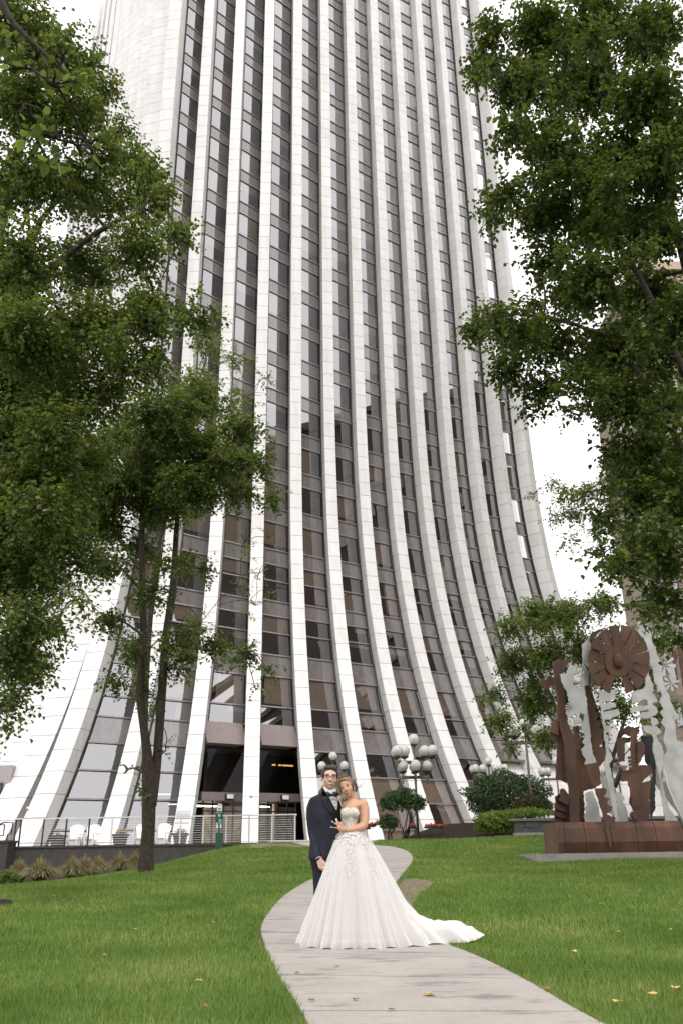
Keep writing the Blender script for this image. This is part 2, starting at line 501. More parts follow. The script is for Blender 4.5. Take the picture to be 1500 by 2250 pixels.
M_BLIND = mat_simple('blind_fabric', (0.80, 0.66, 0.53), 0.9, noise=0.08, scale=1.5)
M_LOBBY = mat_simple('lobby_panelling', (0.55, 0.47, 0.38), 0.6, noise=0.5, scale=1.6)
M_BEAM = mat_simple('bronze_panel', (0.215, 0.175, 0.165), 0.38, 0.15, noise=0.10, scale=1.2)

def mat_glass(name, tint, ior=1.75, extra=0.27, rough=0.012):
    m, nt, b = new_mat(name); nt.nodes.remove(b)
    tr = N(nt, 'ShaderNodeBsdfTransparent'); tr.inputs[0].default_value = (*tint, 1)
    gl = N(nt, 'ShaderNodeBsdfGlossy', i_Roughness=rough); gl.inputs[0].default_value = (0.93, 0.92, 0.94, 1)
    fr = N(nt, 'ShaderNodeFresnel', i_IOR=ior)
    # faint waviness of the sheet
    tc = N(nt, 'ShaderNodeTexCoord'); nz = N(nt, 'ShaderNodeTexNoise', i_Scale=0.7, i_Detail=1.0)
    nt.links.new(tc.outputs['Object'], nz.inputs['Vector'])
    bp = N(nt, 'ShaderNodeBump', i_Strength=0.03, i_Distance=0.05); nt.links.new(nz.outputs['Fac'], bp.inputs['Height'])
    nt.links.new(bp.outputs[0], gl.inputs['Normal'])
    ad = N(nt, 'ShaderNodeMath', operation='ADD', use_clamp=True); ad.inputs[1].default_value = extra
    nt.links.new(fr.outputs[0], ad.inputs[0])
    ms = N(nt, 'ShaderNodeMixShader'); nt.links.new(ad.outputs[0], ms.inputs[0])
    nt.links.new(tr.outputs[0], ms.inputs[1]); nt.links.new(gl.outputs[0], ms.inputs[2])
    nt.links.new(ms.outputs[0], nt.nodes['Material Output'].inputs[0])
    return m
M_GLASS = mat_glass('tinted_glass', (0.74, 0.70, 0.67))
M_DOORGLASS = mat_glass('door_glass', (0.75, 0.73, 0.7), 1.35, 0.0)
M_GLASS2 = mat_glass('entrance_glass', (0.5, 0.46, 0.44), 1.3, 0.0)

def mat_spandrel():
    m, nt, b = new_mat('spandrel_panel')
    tc = N(nt, 'ShaderNodeTexCoord'); oi = N(nt, 'ShaderNodeObjectInfo'); g = N(nt, 'ShaderNodeNewGeometry')
    mp = N(nt, 'ShaderNodeMapping'); mp.inputs['Scale'].default_value = (3, 3, 0.25)
    nz = N(nt, 'ShaderNodeTexNoise', i_Scale=1.4, i_Detail=6.0)
    nt.links.new(tc.outputs['Object'], mp.inputs[0]); nt.links.new(mp.outputs[0], nz.inputs['Vector'])
    rp = ramp(nt, [(0.3, (0.130, 0.114, 0.112)), (0.7, (0.185, 0.166, 0.163))]); nt.links.new(nz.outputs['Fac'], rp.inputs[0])
    nt.links.new(rp.outputs[0], b.inputs['Base Color'])
    b.inputs['Roughness'].default_value = 0.05; b.inputs['IOR'].default_value = 2.2
    return m
M_SPAN = mat_spandrel()

tower = thing('office_tower', 'tall white ribbed tower with tinted windows, flaring out at its foot', 'building', (float(ORG[0]), float(ORG[1]), 0))

def slab_verts(a, b, c, d, nrm, th):
    """a b c d: outer corners (bottom-left, bottom-right, top-right, top-left); thickness inward"""
    n = np.array(nrm) * th
    return [a, b, c, d, a - n, b - n, c - n, d - n]
SLAB_F = [(0, 1, 2, 3), (1, 0, 4, 5), (2, 1, 5, 6), (3, 2, 6, 7), (0, 3, 7, 4)]

def zlist(zb, zt):
    k0 = math.floor((zb - Z0) / PH); zs = [zb]
    k = k0 + 1
    while Z0 + k * PH < zt - 0.05:
        if Z0 + k * PH - zs[-1] > 0.25: zs.append(Z0 + k * PH)
        k += 1
    zs.append(zt); return zs

upper = MB()                       # cladding above the part that is built panel by panel
n_panel = 0
PANEL_LIMIT_Z = 26.6

def clad(rib, zb, ztop, single=False, cols=1, stagger=False, parent=None):
    global n_panel
    g = 0.014; hw = rib.w / 2; t = 0.04
    zs = zlist(zb, ztop)
    # core
    core = MB(); rows = []
    zz = sorted(set(zs + [zb, ztop]))
    for z in zz:
        rows.append([rib.p(z, -0.35, -hw + t), rib.p(z, rib.d - t, -hw + t), rib.p(z, rib.d - t, hw - t), rib.p(z, -0.35, hw - t)])
    vs_ = [p for r in rows for p in r]; fs_ = []
    for k in range(len(rows) - 1):
        for c in range(3):
            q = k * 4 + c; fs_.append((q, q + 1, q + 5, q + 4))
    fs_.append((len(vs_) - 4, len(vs_) - 3, len(vs_) - 2, len(vs_) - 1))
    core.add(vs_, fs_)
    ro = core.build('rib', M_JOINT, tower)
    for k in range(len(zs) - 1):
        za, zc = zs[k] + g, zs[k + 1] - g
        for face in ('front', 'left', 'right'):
            if face == 'front':
                for c in range(cols):
                    s0 = -hw + rib.w * c / cols + (g if c else 0); s1 = -hw + rib.w * (c + 1) / cols - (g if c < cols - 1 else 0)
                    dz = 0.5 * PH if (stagger and c % 2) else 0
                    a_, b_ = za, zc
                    if dz:
                        a_, b_ = za + dz, min(zc + dz, ztop)
                        if k == 0: a_ = za
                        if b_ - a_ < 0.1: continue
                    v = slab_verts(rib.p(a_, rib.d, s0), rib.p(a_, rib.d, s1), rib.p(b_, rib.d, s1), rib.p(b_, rib.d, s0), rib.e, t)
                    if single and a_ < PANEL_LIMIT_Z and n_panel < 300:
                        mesh_obj('front_panel', v, SLAB_F, M_MARBLE, ro); n_panel += 1
                    else: upper.add(v, SLAB_F)
            else:
                s = -1 if face == 'left' else 1
                q0, q1 = (rib.p(za, 0.02, s * hw), rib.p(za, rib.d - t - 0.004, s * hw))
                r0, r1 = (rib.p(zc, 0.02, s * hw), rib.p(zc, rib.d - t - 0.004, s * hw))
                v = slab_verts(q0, q1, r1, r0, rib.l * s, t)
                upper.add(v, SLAB_F)
    return ro

for i, rb in enumerate(front):
    clad(rb, 0.1, ROOF + 6, single=True)
for i, rb in enumerate(left):
    clad(rb, 0.1 if i < 9 else 8, ROOF + 6)
uo = upper.build('upper_cladding', M_MARBLE, tower); tag(uo, kind='stuff')

# glazing bays between the ribs
heads = [Z0 + k * HF for k in range(0, 23)]
ROWS = []          # (z bottom, z top, kind)
ROWS += [(0.5, 1.5, 'v'), (1.5, 3.1, 'v'), (3.1, 4.7, 'v'), (4.7, 6.3, 'v'), (6.3, 7.9, 's'), (7.9, 9.2, 'v'), (9.2, 11.4, 'v'), (11.4, 13.0, 's'), (13.0, 14.7, 'v'), (14.7, 16.05, 'v'), (16.05, 17.25, 's'), (17.25, 18.9, 'v'), (18.9, Z0, 'v')]
for h in heads[:-1]:
    ROWS += [(h, h + 1.27, 's'), (h + 1.27, h + HF, 'v')]
cnt = {'v': 0, 's': 0}
glaz_v, glaz_s = MB(), MB()
blind_n = 0
brng = random.Random(21)

def edge_pts(A, B, z, out=0.0):
    return A.p(z, out, A.w / 2 - 0.01), B.p(z, out, -B.w / 2 + 0.01)

lo_first = sorted(range(len(ROWS)), key=lambda r: ROWS[r][0])
bays = []; up_mull = MB()
for i in range(12):
    A, B = front[i], front[i + 1]
    zs = [r[0] for r in ROWS] + [ROWS[-1][1]]
    zs = [z for z in zs if not (i in (2, 3) and z < 7.5)] if i in (2, 3) else zs
    if i >= 8: zs = [z for z in zs if z > 6.2]
    for rib, s in ((A, 1), (B, -1)):               # dark jambs at both sides
        jb = MB()
        zz = [zs[0]] + [z for z in np.arange(math.ceil(zs[0]) + 1, ROOF, 2.4)] + [ROOF]
        rows = [[rib.p(z, -0.10, s * (rib.w / 2 + 0.004)), rib.p(z, 0.20, s * (rib.w / 2 + 0.004)), rib.p(z, 0.20, s * (rib.w / 2 + 0.06)), rib.p(z, -0.10, s * (rib.w / 2 + 0.06))] for z in zz]
        v = [p for r in rows for p in r]; f = []
        for k in range(len(rows) - 1):
            for c in range(4):
                q = k * 4; f.append((q + c, q + (c + 1) % 4, q + 4 + (c + 1) % 4, q + 4 + c))
        f.append((3, 2, 1, 0)); f.append(tuple(len(v) - 4 + c for c in range(4))); jb.add(v, f)
        jamb = jb.build('jamb', M_BRONZE, tower)
    horiz = jamb
    for k, z in enumerate(zs):                     # horizontal mullions
        a, b = edge_pts(A, B, z, 0.05)
        if k < 25: MB().beam(a, b, 0.10, 0.085).build('mullion', M_ALU, jamb)
        else: up_mull.beam(a, b, 0.10, 0.085)
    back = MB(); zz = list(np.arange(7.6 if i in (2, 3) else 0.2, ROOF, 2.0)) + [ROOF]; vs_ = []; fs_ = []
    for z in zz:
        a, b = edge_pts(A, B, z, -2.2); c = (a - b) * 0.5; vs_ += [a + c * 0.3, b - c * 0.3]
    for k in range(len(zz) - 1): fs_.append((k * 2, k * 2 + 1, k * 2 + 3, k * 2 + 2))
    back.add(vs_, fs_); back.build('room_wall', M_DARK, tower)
    bays.append((A, B, horiz, jamb, zs))

for r in lo_first:
    zb, zt, kd = ROWS[r]
    for i in range(12):
        if i in (2, 3) and zb < 7.8: continue
        if i >= 8 and zb < 6.2: continue
        A, B, horiz, jamb, _ = bays[i]
        g = 0.03
        a, b = edge_pts(A, B, zb + g); d, c = edge_pts(A, B, zt - g)
        nrm = np.cross(b - a, d - a); nrm /= np.linalg.norm(nrm)
        jit = [nrm * brng.uniform(-0.004, 0.004) for _ in range(4)]
        v = [a + jit[0], b + jit[1], c + jit[2], d + jit[3]]
        if kd == 's':
            v2 = slab_verts(*v, nrm, 0.05)
            if cnt['s'] < 290: mesh_obj('spandrel', v2, SLAB_F, M_SPAN, horiz)
            else: glaz_s.add(v2, SLAB_F)
        else:
            if cnt['v'] < 300: mesh_obj('pane', v, [(0, 1, 2, 3)], M_GLASS, horiz)
            else: glaz_v.add(v, [(0, 1, 2, 3)])
            # blinds and rooms behind the glass
            p = brng.random(); drop = 0
            if zb >= 7.0:
                if zb > 55: drop = 0.0 if p < 0.62 else (brng.choice([0.25, 0.3, 0.9, 1.0]) if p < 0.9 else 1.0)
                else:
                    drop = 0.0 if p < 0.45 else (brng.choice([0.2, 0.35, 0.55, 0.8]) if p < 0.8 else 1.0)
            if zb in (9.2,): drop = brng.choice([0.85, 1.0, 0.9])
            if 0.4 < zb < 4 and i >= 4: drop = 1.0
            if drop > 0.05:
                f0, f1 = (0.0, 1.0)
                if zb in (9.2,): f0, f1 = 0.12, 0.86
                elif brng.random() < 0.2: f0, f1 = (0.0, 0.55) if brng.random() < 0.5 else (0.5, 1.0)
                zl = zt - (zt - zb) * drop
                a2, b2 = edge_pts(A, B, zl + 0.03, -0.22); d2, c2 = edge_pts(A, B, zt - 0.03, -0.22)
                q = [a2 + (b2 - a2) * f0, a2 + (b2 - a2) * f1, d2 + (c2 - d2) * f1, d2 + (c2 - d2) * f0]
                mesh_obj('blind', slab_verts(*q, nrm, 0.02), SLAB_F, M_BLIND, horiz)
        cnt[kd] += 1
tag(up_mull.build('upper_mullions', M_ALU, tower), kind='stuff')
if glaz_v.v: tag(glaz_v.build('upper_glazing', M_GLASS, tower), kind='stuff')
if glaz_s.v: tag(glaz_s.build('upper_spandrels', M_SPAN, tower), kind='stuff')

# closed white base of the last bays
for i in (8, 9, 10, 11):
    A, B = front[i], front[i + 1]
    zz = [0.1, 1.3, 2.5, 3.7, 4.9, 6.15]
    for z0_, z1_ in zip(zz[:-1], zz[1:]):
        a, b = edge_pts(A, B, z0_ + 0.016, 0.1); d, c = edge_pts(A, B, z1_ - 0.016, 0.1)
        nrm = np.cross(b - a, d - a); nrm /= np.linalg.norm(nrm)
        mesh_obj('base_panel', slab_verts(a, b, c, d, nrm, 0.05), SLAB_F, M_MARBLE, tower)
    a, b = edge_pts(A, B, 6.25, 0.35); MB().beam(a, b, 0.9, 0.16).build('soffit', M_BEAM, tower)

# the two entrance bays: deep beam, tall dark glass, header, glazed doors
M_LAMPW = None
def mat_emit(name, col, st):
    m, nt, b = new_mat(name)
    b.inputs['Base Color'].default_value = (*col, 1); b.inputs['Emission Color'].default_value = (*col, 1); b.inputs['Emission Strength'].default_value = st
    return m
M_WARM = mat_emit('warm_strip', (1.0, 0.55, 0.16), 1.2)
M_COOL = mat_emit('cool_tube', (0.8, 0.85, 1.0), 2.2)
M_STRIP = mat_emit('lobby_fill_glow', (1.0, 0.93, 0.8), 9.0)  # glow of the strip added to lift the dark lobby
M_LENS = mat_simple('lamp_lens', (0.8, 0.8, 0.8), 0.3, noise=0.04)
M_STEEL = mat_simple('stainless_steel', (0.62, 0.60, 0.59), 0.32, 0.7, noise=0.06)
M_DARKMETAL = mat_simple('dark_painted_metal', (0.035, 0.03, 0.03), 0.45, 0.3, noise=0.15)

zq = 6.6
for i in (2, 3):
    A, B = front[i], front[i + 1]
    q = lambda z, o, f: (A.p(zq, o, A.w / 2 + 0.0) * (1 - f) + B.p(zq, o, -B.w / 2 - 0.0) * f) * np.array([1, 1, 0]) + np.array([0, 0, z])
    dirv = q(0, 0, 1) - q(0, 0, 0); dirv /= np.linalg.norm(dirv)
    nrm = np.array([dirv[1], -dirv[0], 0])
    zbm, ztm = 6.5, 7.86
    off = (flare(6.5) - flare(7.86))
    p0, p1 = q(0, 0.28, 0.005), q(0, 0.28, 0.995)
    V = []
    for z, o in ((zbm, 0.34), (ztm, 0.34 - off)):
        for pp, oo in ((p0, o), (p1, o), (p1, -1.6), (p0, -1.6)):
            V.append(pp + nrm * oo + np.array([0, 0, z]))
    MB().hexa(V).build('beam', M_BEAM, tower)
    ins = -0.9
    a, b = q(3.7, ins, 0.02), q(3.7, ins, 0.98); c, d = q(zbm - 0.02, ins, 0.98), q(zbm - 0.02, ins, 0.02)
    mesh_obj('pane', [a, b, c, d], [(0, 1, 2, 3)], M_GLASS2, tower)
    bk = MB(); bk.add([q(0.4, -4.5, -0.3), q(0.4, -4.5, 1.3), q(zbm, -4.5, 1.3), q(zbm, -4.5, -0.3)], [(0, 1, 2, 3)])
    bk.add([q(zbm - .05, ins - .1, -0.3), q(zbm - .05, ins - .1, 1.3), q(zbm - .05, -4.5, 1.3), q(zbm - .05, -4.5, -0.3)], [(0, 1, 2, 3)])
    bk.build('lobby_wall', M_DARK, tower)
    MB().add([q(0.4, -4.4, -0.3), q(0.4, -4.4, 1.3), q(3.15, -4.4, 1.3), q(3.15, -4.4, -0.3)], [(0, 1, 2, 3)]).build('lobby_panelling', M_LOBBY, tower)
    hd = MB(); hc = (q(3.42, 0.55, 0.0) + q(3.42, 0.55, 1.0)) / 2; L = np.linalg.norm(q(0, .55, 1) - q(0, .55, 0)) + 0.28
    hd.box(hc - nrm * 0.75 + np.array([0, 0, 0]), (L, 2.0, 0.48), (dirv, nrm, (0, 0, 1))); hdr = hd.build('header', M_BEAM, tower)
    lm = MB().box(hc + nrm * 0.34 + dirv * 0.25 + np.array([0, 0, -0.02]), (0.5, 0.16, 0.30), (dirv, nrm, (0, 0, 1))).build('wall_lamp', M_DARKMETAL, hdr)
    MB().box(hc + nrm * 0.435 + dirv * 0.27 + np.array([0, 0, 0.0]), (0.42, 0.05, 0.24), (dirv, nrm, (0, 0, 1))).build('lens', M_LENS, hdr)
    # doors
    W = np.linalg.norm(q(0, 0.2, 1) - q(0, 0.2, 0)); o0 = q(0, 0.2, 0)
    fm = MB()
    for f in (0.02, 0.25, 0.5, 0.75, 0.98):
        fm.beam(o0 + dirv * W * f + (0, 0, 0.4), o0 + dirv * W * f + (0, 0, 3.2), 0.07, 0.07, up=nrm)
    for z in (2.62, 0.62): fm.beam(o0 + dirv * 0.03 + (0, 0, z), o0 + dirv * (W - 0.03) + (0, 0, z), 0.05, 0.07)
    df = fm.build('door_frame', M_BRONZE, tower)
    for k in range(4):
        f0, f1 = (0.02, 0.25, 0.5, 0.75)[k], (0.25, 0.5, 0.75, 0.98)[k]
        for z0_, z1_ in ((0.66, 2.58), (2.66, 3.18)):
            a = o0 + dirv * (W * f0 + 0.05); b = o0 + dirv * (W * f1 - 0.05)
            mesh_obj('pane', [a + (0, 0, z0_), b + (0, 0, z0_), b + (0, 0, z1_), a + (0, 0, z1_)], [(0, 1, 2, 3)], M_DOORGLASS, df)
    # pale lobby columns seen through the doors; an added glowing strip brightens the lobby
    for f in ((0.12, 0.86) if i == 2 else (0.9,)):
        MB().box(o0 + dirv * W * f - nrm * 2.2 + (0, 0, 1.8), (0.3, 0.3, 2.8), (dirv, nrm, (0, 0, 1))).build('lobby_column', M_BLIND, tower)
    MB().box(o0 + dirv * W * 0.45 - nrm * 2.6 + (0, 0, 3.05), (W * 0.7, 0.25, 0.06), (dirv, nrm, (0, 0, 1))).build('lobby_fill_strip', M_STRIP, tower)
    if i == 3:
        for f, w in ((0.42, 0.22), (0.6, 0.2), (0.83, 0.75)):
            MB().box(q(5.55, -1.5, f), (w, 0.1, 0.09), (dirv, nrm, (0, 0, 1))).build('light_strip', M_WARM, tower)
# cool tubes inside the second bay
A, B = front[1], front[2]
for z, f in ((3.5, 0.5), (2.95, 0.78), (2.25, 0.62), (1.55, 0.35)):
    a, b = edge_pts(A, B, z, -1.3); m_ = a + (b - a) * f
    MB().box(m_, (0.75, 0.07, 0.05), (TT * 0.96 + NN * 0.28, NN, (0, 0, 1))).build('light_tube', M_COOL, tower)
# small fittings
def on_rib(rib, z, side, out=0.0): return rib.p(z, rib.d + out, side)
def rib_ax(rib, z):
    t = rib.p(z + 0.3, rib.d) - rib.p(z - 0.3, rib.d); t /= np.linalg.norm(t); return (rib.l, np.cross(t, rib.l), t)
M_PLAQUE = mat_simple('grey_plaque', (0.32, 0.32, 0.33), 0.4, 0.2, noise=0.05)
for k, (rib, z) in enumerate(((front[2], 2.25), (front[4], 2.2))):
    ax = rib_ax(rib, z)
    pq = MB().box(on_rib(rib, z, -0.05, 0.03), (0.72, 0.05, 0.5), ax).build('plaque', M_PLAQUE, tower)
    lt = MB()
    for q_, wd in enumerate((0.05, 0.05, 0.04, 0.05, 0.04, 0.05, 0.05)):
        lt.box(on_rib(rib, z, -0.27 + q_ * 0.058, 0.062) + ax[2] * 0.12, (0.032, 0.012, wd), ax)
    lt.lathe(on_rib(rib, z, 0.22, 0.055) + ax[2] * 0.12, [(0.05, 0), (0.05, 0.012)], 12, (ax[0], ax[2], -ax[1]))
    lt.build('lettering', M_LENS, pq)
    MB().box(on_rib(rib, z - 0.42, -0.05, 0.03), (0.72, 0.04, 0.05), rib_ax(rib, z - 0.42)).build('plaque_strip', M_PLAQUE, tower)
for rib, z, s in ((front[3], 3.3, 0.0), (front[0], 2.5, -0.55)):
    c = on_rib(rib, z, s, 0.0); ax = rib_ax(rib, z)
    cm = MB().lathe(c, [(0.10, 0), (0.10, 0.05), (0.075, 0.11), (0.03, 0.14)], 14, (ax[0], ax[2], -ax[1] if (-ax[1]) @ rib.e > 0 else ax[1])).build('security_camera', M_LENS, tower, True)
    MB().sphere(c + rib.e * 0.12, 0.045, 10, 8).build('lens', M_DARKMETAL, cm, True)
# the left face: bronze glazing strip behind its ribs, roof slab, closed back
gl = MB(); allr = [front[0]] + left
for A, B in zip(allr[1:-1], allr[2:]):
    zz = [0.2] + list(np.arange(2, ROOF, 3.0)) + [ROOF]; v = []; f = []
    for z in zz: v += [B.p(z, 0.0, 0.0), A.p(z, 0.0, 0.0)]
    for k in range(len(zz) - 1): f.append((k * 2, k * 2 + 1, k * 2 + 3, k * 2 + 2))
    gl.add(v, f)
gl.build('left_glazing', M_SPAN, tower)
cb = CORN - NN * 12 * BAY; rb_ = cb + TT * 12 * BAY; rf = ORG + 6 * BAY * TT
core = MB(); cs = [CORN - NN * 2.4 + TT * 2.4, ORG + 6 * BAY * TT - NN * 2.4, rb_, cb + TT * 1.0]
core.hexa([c + np.array([0, 0, 0.0]) for c in cs] + [c + np.array([0, 0, ROOF + 4]) for c in cs])
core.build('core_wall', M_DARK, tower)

# ------------------------------------------------------------------ trees
M_BARK = mat_simple('bark', (0.050, 0.040, 0.034), 0.95, noise=0.45, scale=14, bump=1.0, bscale=22, spec=0.1)
M_BARK2 = mat_simple('bark_grey', (0.062, 0.049, 0.040), 0.95, noise=0.4, scale=12, bump=1.0, bscale=22, spec=0.1)
M_LEAF_A = mat_leaf('linden_leaf', [(0.034, 0.056, 0.018), (0.064, 0.098, 0.026), (0.120, 0.160, 0.042)], 0.34, yellow=(0.26, 0.17, 0.03))
M_LEAF_B = mat_leaf('maple_leaf', [(0.040, 0.064, 0.020), (0.084, 0.124, 0.033), (0.160, 0.205, 0.058)], 0.40, yellow=(0.26, 0.16, 0.04))
M_LEAF_C = mat_leaf('locust_leaf', [(0.062, 0.098, 0.028), (0.112, 0.160, 0.042), (0.180, 0.225, 0.070)], 0.42)
M_LEAF_D = mat_leaf('shrub_leaf', [(0.020, 0.042, 0.016), (0.036, 0.070, 0.022), (0.066, 0.112, 0.034)], 0.22)

def unit(v): return v / (np.linalg.norm(v, axis=-1, keepdims=True) + 1e-9)

def leaf_arrays(P, axis, nrm, size, wid=0.78, fold=0.22):
    """one folded leaf per row: base, left, tip, right"""
    side = unit(np.cross(nrm, axis)); nrm = np.cross(axis, side)
    s = size[:, None]
    mid = P + axis * s * 0.42
    lf = mid + side * s * wid * 0.5 + nrm * s * fold * 0.5
    rt = mid - side * s * wid * 0.5 + nrm * s * fold * 0.5
    tip = P + axis * s
    l2 = P + axis * s * 0.10 + side * s * wid * 0.36
    r2 = P + axis * s * 0.10 - side * s * wid * 0.36
    n = len(P)
    co = np.stack([P, l2, lf, tip, rt, r2], 1).reshape(-1, 3)
    b = np.arange(n)[:, None] * 6
    q = np.concatenate([b + np.array([[0, 3, 2, 1]]), b + np.array([[0, 5, 4, 3]])])
    return co, q

def spray(rg, centers, radii, counts, leaf=0.085, flat=0.75, droop=0.35, per=11, twig=0.45, shell=0.5):
    """leaves set along short twigs that fill flattened clumps; returns (co, quads, twig segments)"""
    C, Q, T = [], [], []; off = 0
    for c, r, n in zip(centers, radii, counts):
        nt = max(1, int(n / per))
        d = unit(rg.normal(size=(nt, 3)))
        rad = r * (rg.random(nt) ** shell)[:, None]
        st = c + d * rad * np.array([1, 1, flat])
        # clumps: gather twig starts around a few sub-centres so that gaps stay open
        k = max(2, int(nt / 9)); sub = c + unit(rg.normal(size=(k, 3))) * r * (rg.random((k, 1)) ** 0.5) * np.array([1, 1, flat])
        pick = rg.integers(0, k, nt); wgt = rg.uniform(0.35, 0.85, (nt, 1))
        st = st * (1 - wgt) + sub[pick] * wgt
        td = unit(d * 0.8 + rg.normal(size=(nt, 3)) * 0.55 + np.array([0, 0, -droop]))
        L = twig * rg.uniform(0.6, 1.25, (nt, 1))
        t = (np.arange(per) + 0.5) / per
        jit = rg.normal(size=(nt, per, 3)) * 0.03
        P = st[:, None, :] + td[:, None, :] * (L[:, None, :] * t[None, :, None]) + np.array([0, 0, -0.12]) * (t[None, :, None] ** 2) * L[:, None, :] + jit
        sgn = np.where(np.arange(per) % 2 == 0, 1.0, -1.0)[None, :, None]
        up = unit(np.array([0, 0, 1.0]) + rg.normal(size=(nt, per, 3)) * 0.38)
        sd = unit(np.cross(td[:, None, :], up))
        ax = unit(td[:, None, :] * 0.55 + sd * sgn * 0.85 + np.array([0, 0, -0.45]) + rg.normal(size=(nt, per, 3)) * 0.25)
        P = P.reshape(-1, 3); ax = ax.reshape(-1, 3); up = up.reshape(-1, 3)
        size = leaf * rg.uniform(0.6, 1.25, len(P))
        co, q = leaf_arrays(P, ax, up, size)
        C.append(co); Q.append(q + off); off += len(co)
        T.append(np.concatenate([st, st + td * L], 1))
    return np.concatenate(C), np.concatenate(Q), np.concatenate(T)

def bend(a, b, sag=0.12, n=6, rg=None):
    a = np.array(a, float); b = np.array(b, float); L = np.linalg.norm(b - a); pts = []
    w = (rg.normal(size=3) * 0.05 * L) if rg is not None else np.zeros(3)
    for k in range(n + 1):
        t = k / n
        pts.append(a + (b - a) * t + np.array([0, 0, sag * L]) * math.sin(math.pi * t) + w * math.sin(2 * math.pi * t))
    return pts

def make_tree(name, label, trunks, clumps, mat, bark, leaf, seed, cover=2.3, depth=(0, 0), group=None, limb_r=0.055, flat=0.8, twigs=0.25, droop=0.35, per=11, twig=0.45, fill=0):
    """trunks: list of (points, radii); clumps: (px, py, radius px, distance[, density])"""
    rg = np.random.default_rng(seed)
    base = trunks[0][0][0]
    tr = thing(name, label, 'tree', base, group)
    wood = MB()
    for pts, rad in trunks:
        sp = spline(pts, 5); rr = np.interp(np.linspace(0, 1, len(sp)), np.linspace(0, 1, len(rad)), rad)
        wood.tube(sp, list(rr), 12)
    allp = np.array([p for pts, rad in trunks for p in spline(pts, 5)])
    allr = np.concatenate([np.interp(np.linspace(0, 1, (len(pts) - 1) * 5 + 1), np.linspace(0, 1, len(rad)), rad) for pts, rad in trunks])
    cen, rad_, cnt_ = [], [], []
    extra = []
    if fill:
        for i in range(len(clumps)):
            for _ in range(fill):
                j = int(rg.integers(0, len(clumps))); a, b = clumps[i], clumps[j]
                if math.hypot(a[0] - b[0], a[1] - b[1]) < 1.5 * (a[2] + b[2]) or i == j:
                    t = rg.uniform(0.2, 0.8)
                    r_ = 0.42 * (a[2] + b[2]) / 2; dd_ = min(a[4] if len(a) > 4 else 1, b[4] if len(b) > 4 else 1)
                    extra.append((a[0] + (b[0] - a[0]) * t + rg.normal() * a[2] * .35, a[1] + (b[1] - a[1]) * t + rg.normal() * a[2] * .35, r_, a[3], dd_))
    clumps = list(clumps) + extra
    for cl in clumps:
        px, py, rp, d = cl[:4]; dens = cl[4] if len(cl) > 4 else 1.0
        d = d + rg.uniform(*depth)
        c = at(px, py, d); m = mpp(px, py, d); r = rp * m
        lp = leaf / m
        n = cover * dens * math.pi * rp * rp / (lp * lp * 0.42)
        cen.append(c); rad_.append(r); cnt_.append(n)
    cen = np.array(cen)
    # limbs: nearest clumps first, each from the closest wood that lies lower and further in
    order = np.argsort([np.min(np.linalg.norm(allp - c, axis=1)) for c in cen])
    nodes = list(allp); nrad = list(allr)
    for k in order:
        c = cen[k]; arr = np.array(nodes)
        dd = np.linalg.norm(arr - c, axis=1); pen = dd + 1.2 * np.clip(arr[:, 2] - c[2] + 0.45 * dd, 0, None)
        j = int(np.argmin(pen)); a = arr[j]
        L = np.linalg.norm(c - a)
        if L < 0.05: continue
        r0 = min(nrad[j] * 0.8, limb_r * (0.45 + 0.22 * L)); pts = bend(a, c, 0.10, 6, rg)
        rr = np.linspace(r0, 0.012, len(pts)); wood.tube(pts, list(rr), 7)
        for p, q in zip(pts[2:], rr[2:]): nodes.append(p); nrad.append(q)
    co, q, tw = spray(rg, cen, rad_, cnt_, leaf, flat, droop, per, twig)
    if twigs:
        sel = tw[rg.random(len(tw)) < twigs]
        for s in sel: wood.tube([s[:3], (s[:3] + s[3:]) / 2 + np.array([0, 0, 0.015]), s[3:]], [0.006, 0.005, 0.003], 3, cap=False)
        # second-order branches from clump centres
        for c, r in zip(cen, rad_):
            for _ in range(4):
                e = c + unit(rg.normal(size=3)) * r * np.array([1, 1, flat]) * 0.9
                wood.tube(bend(c, e, 0.06, 3, rg), [0.014, 0.011, 0.008, 0.005], 4, cap=False)
    wood.build('trunk', bark, tr, True)
    cr = np_mesh('crown', co, quad=q, mat=mat, parent=tr)
    return tr

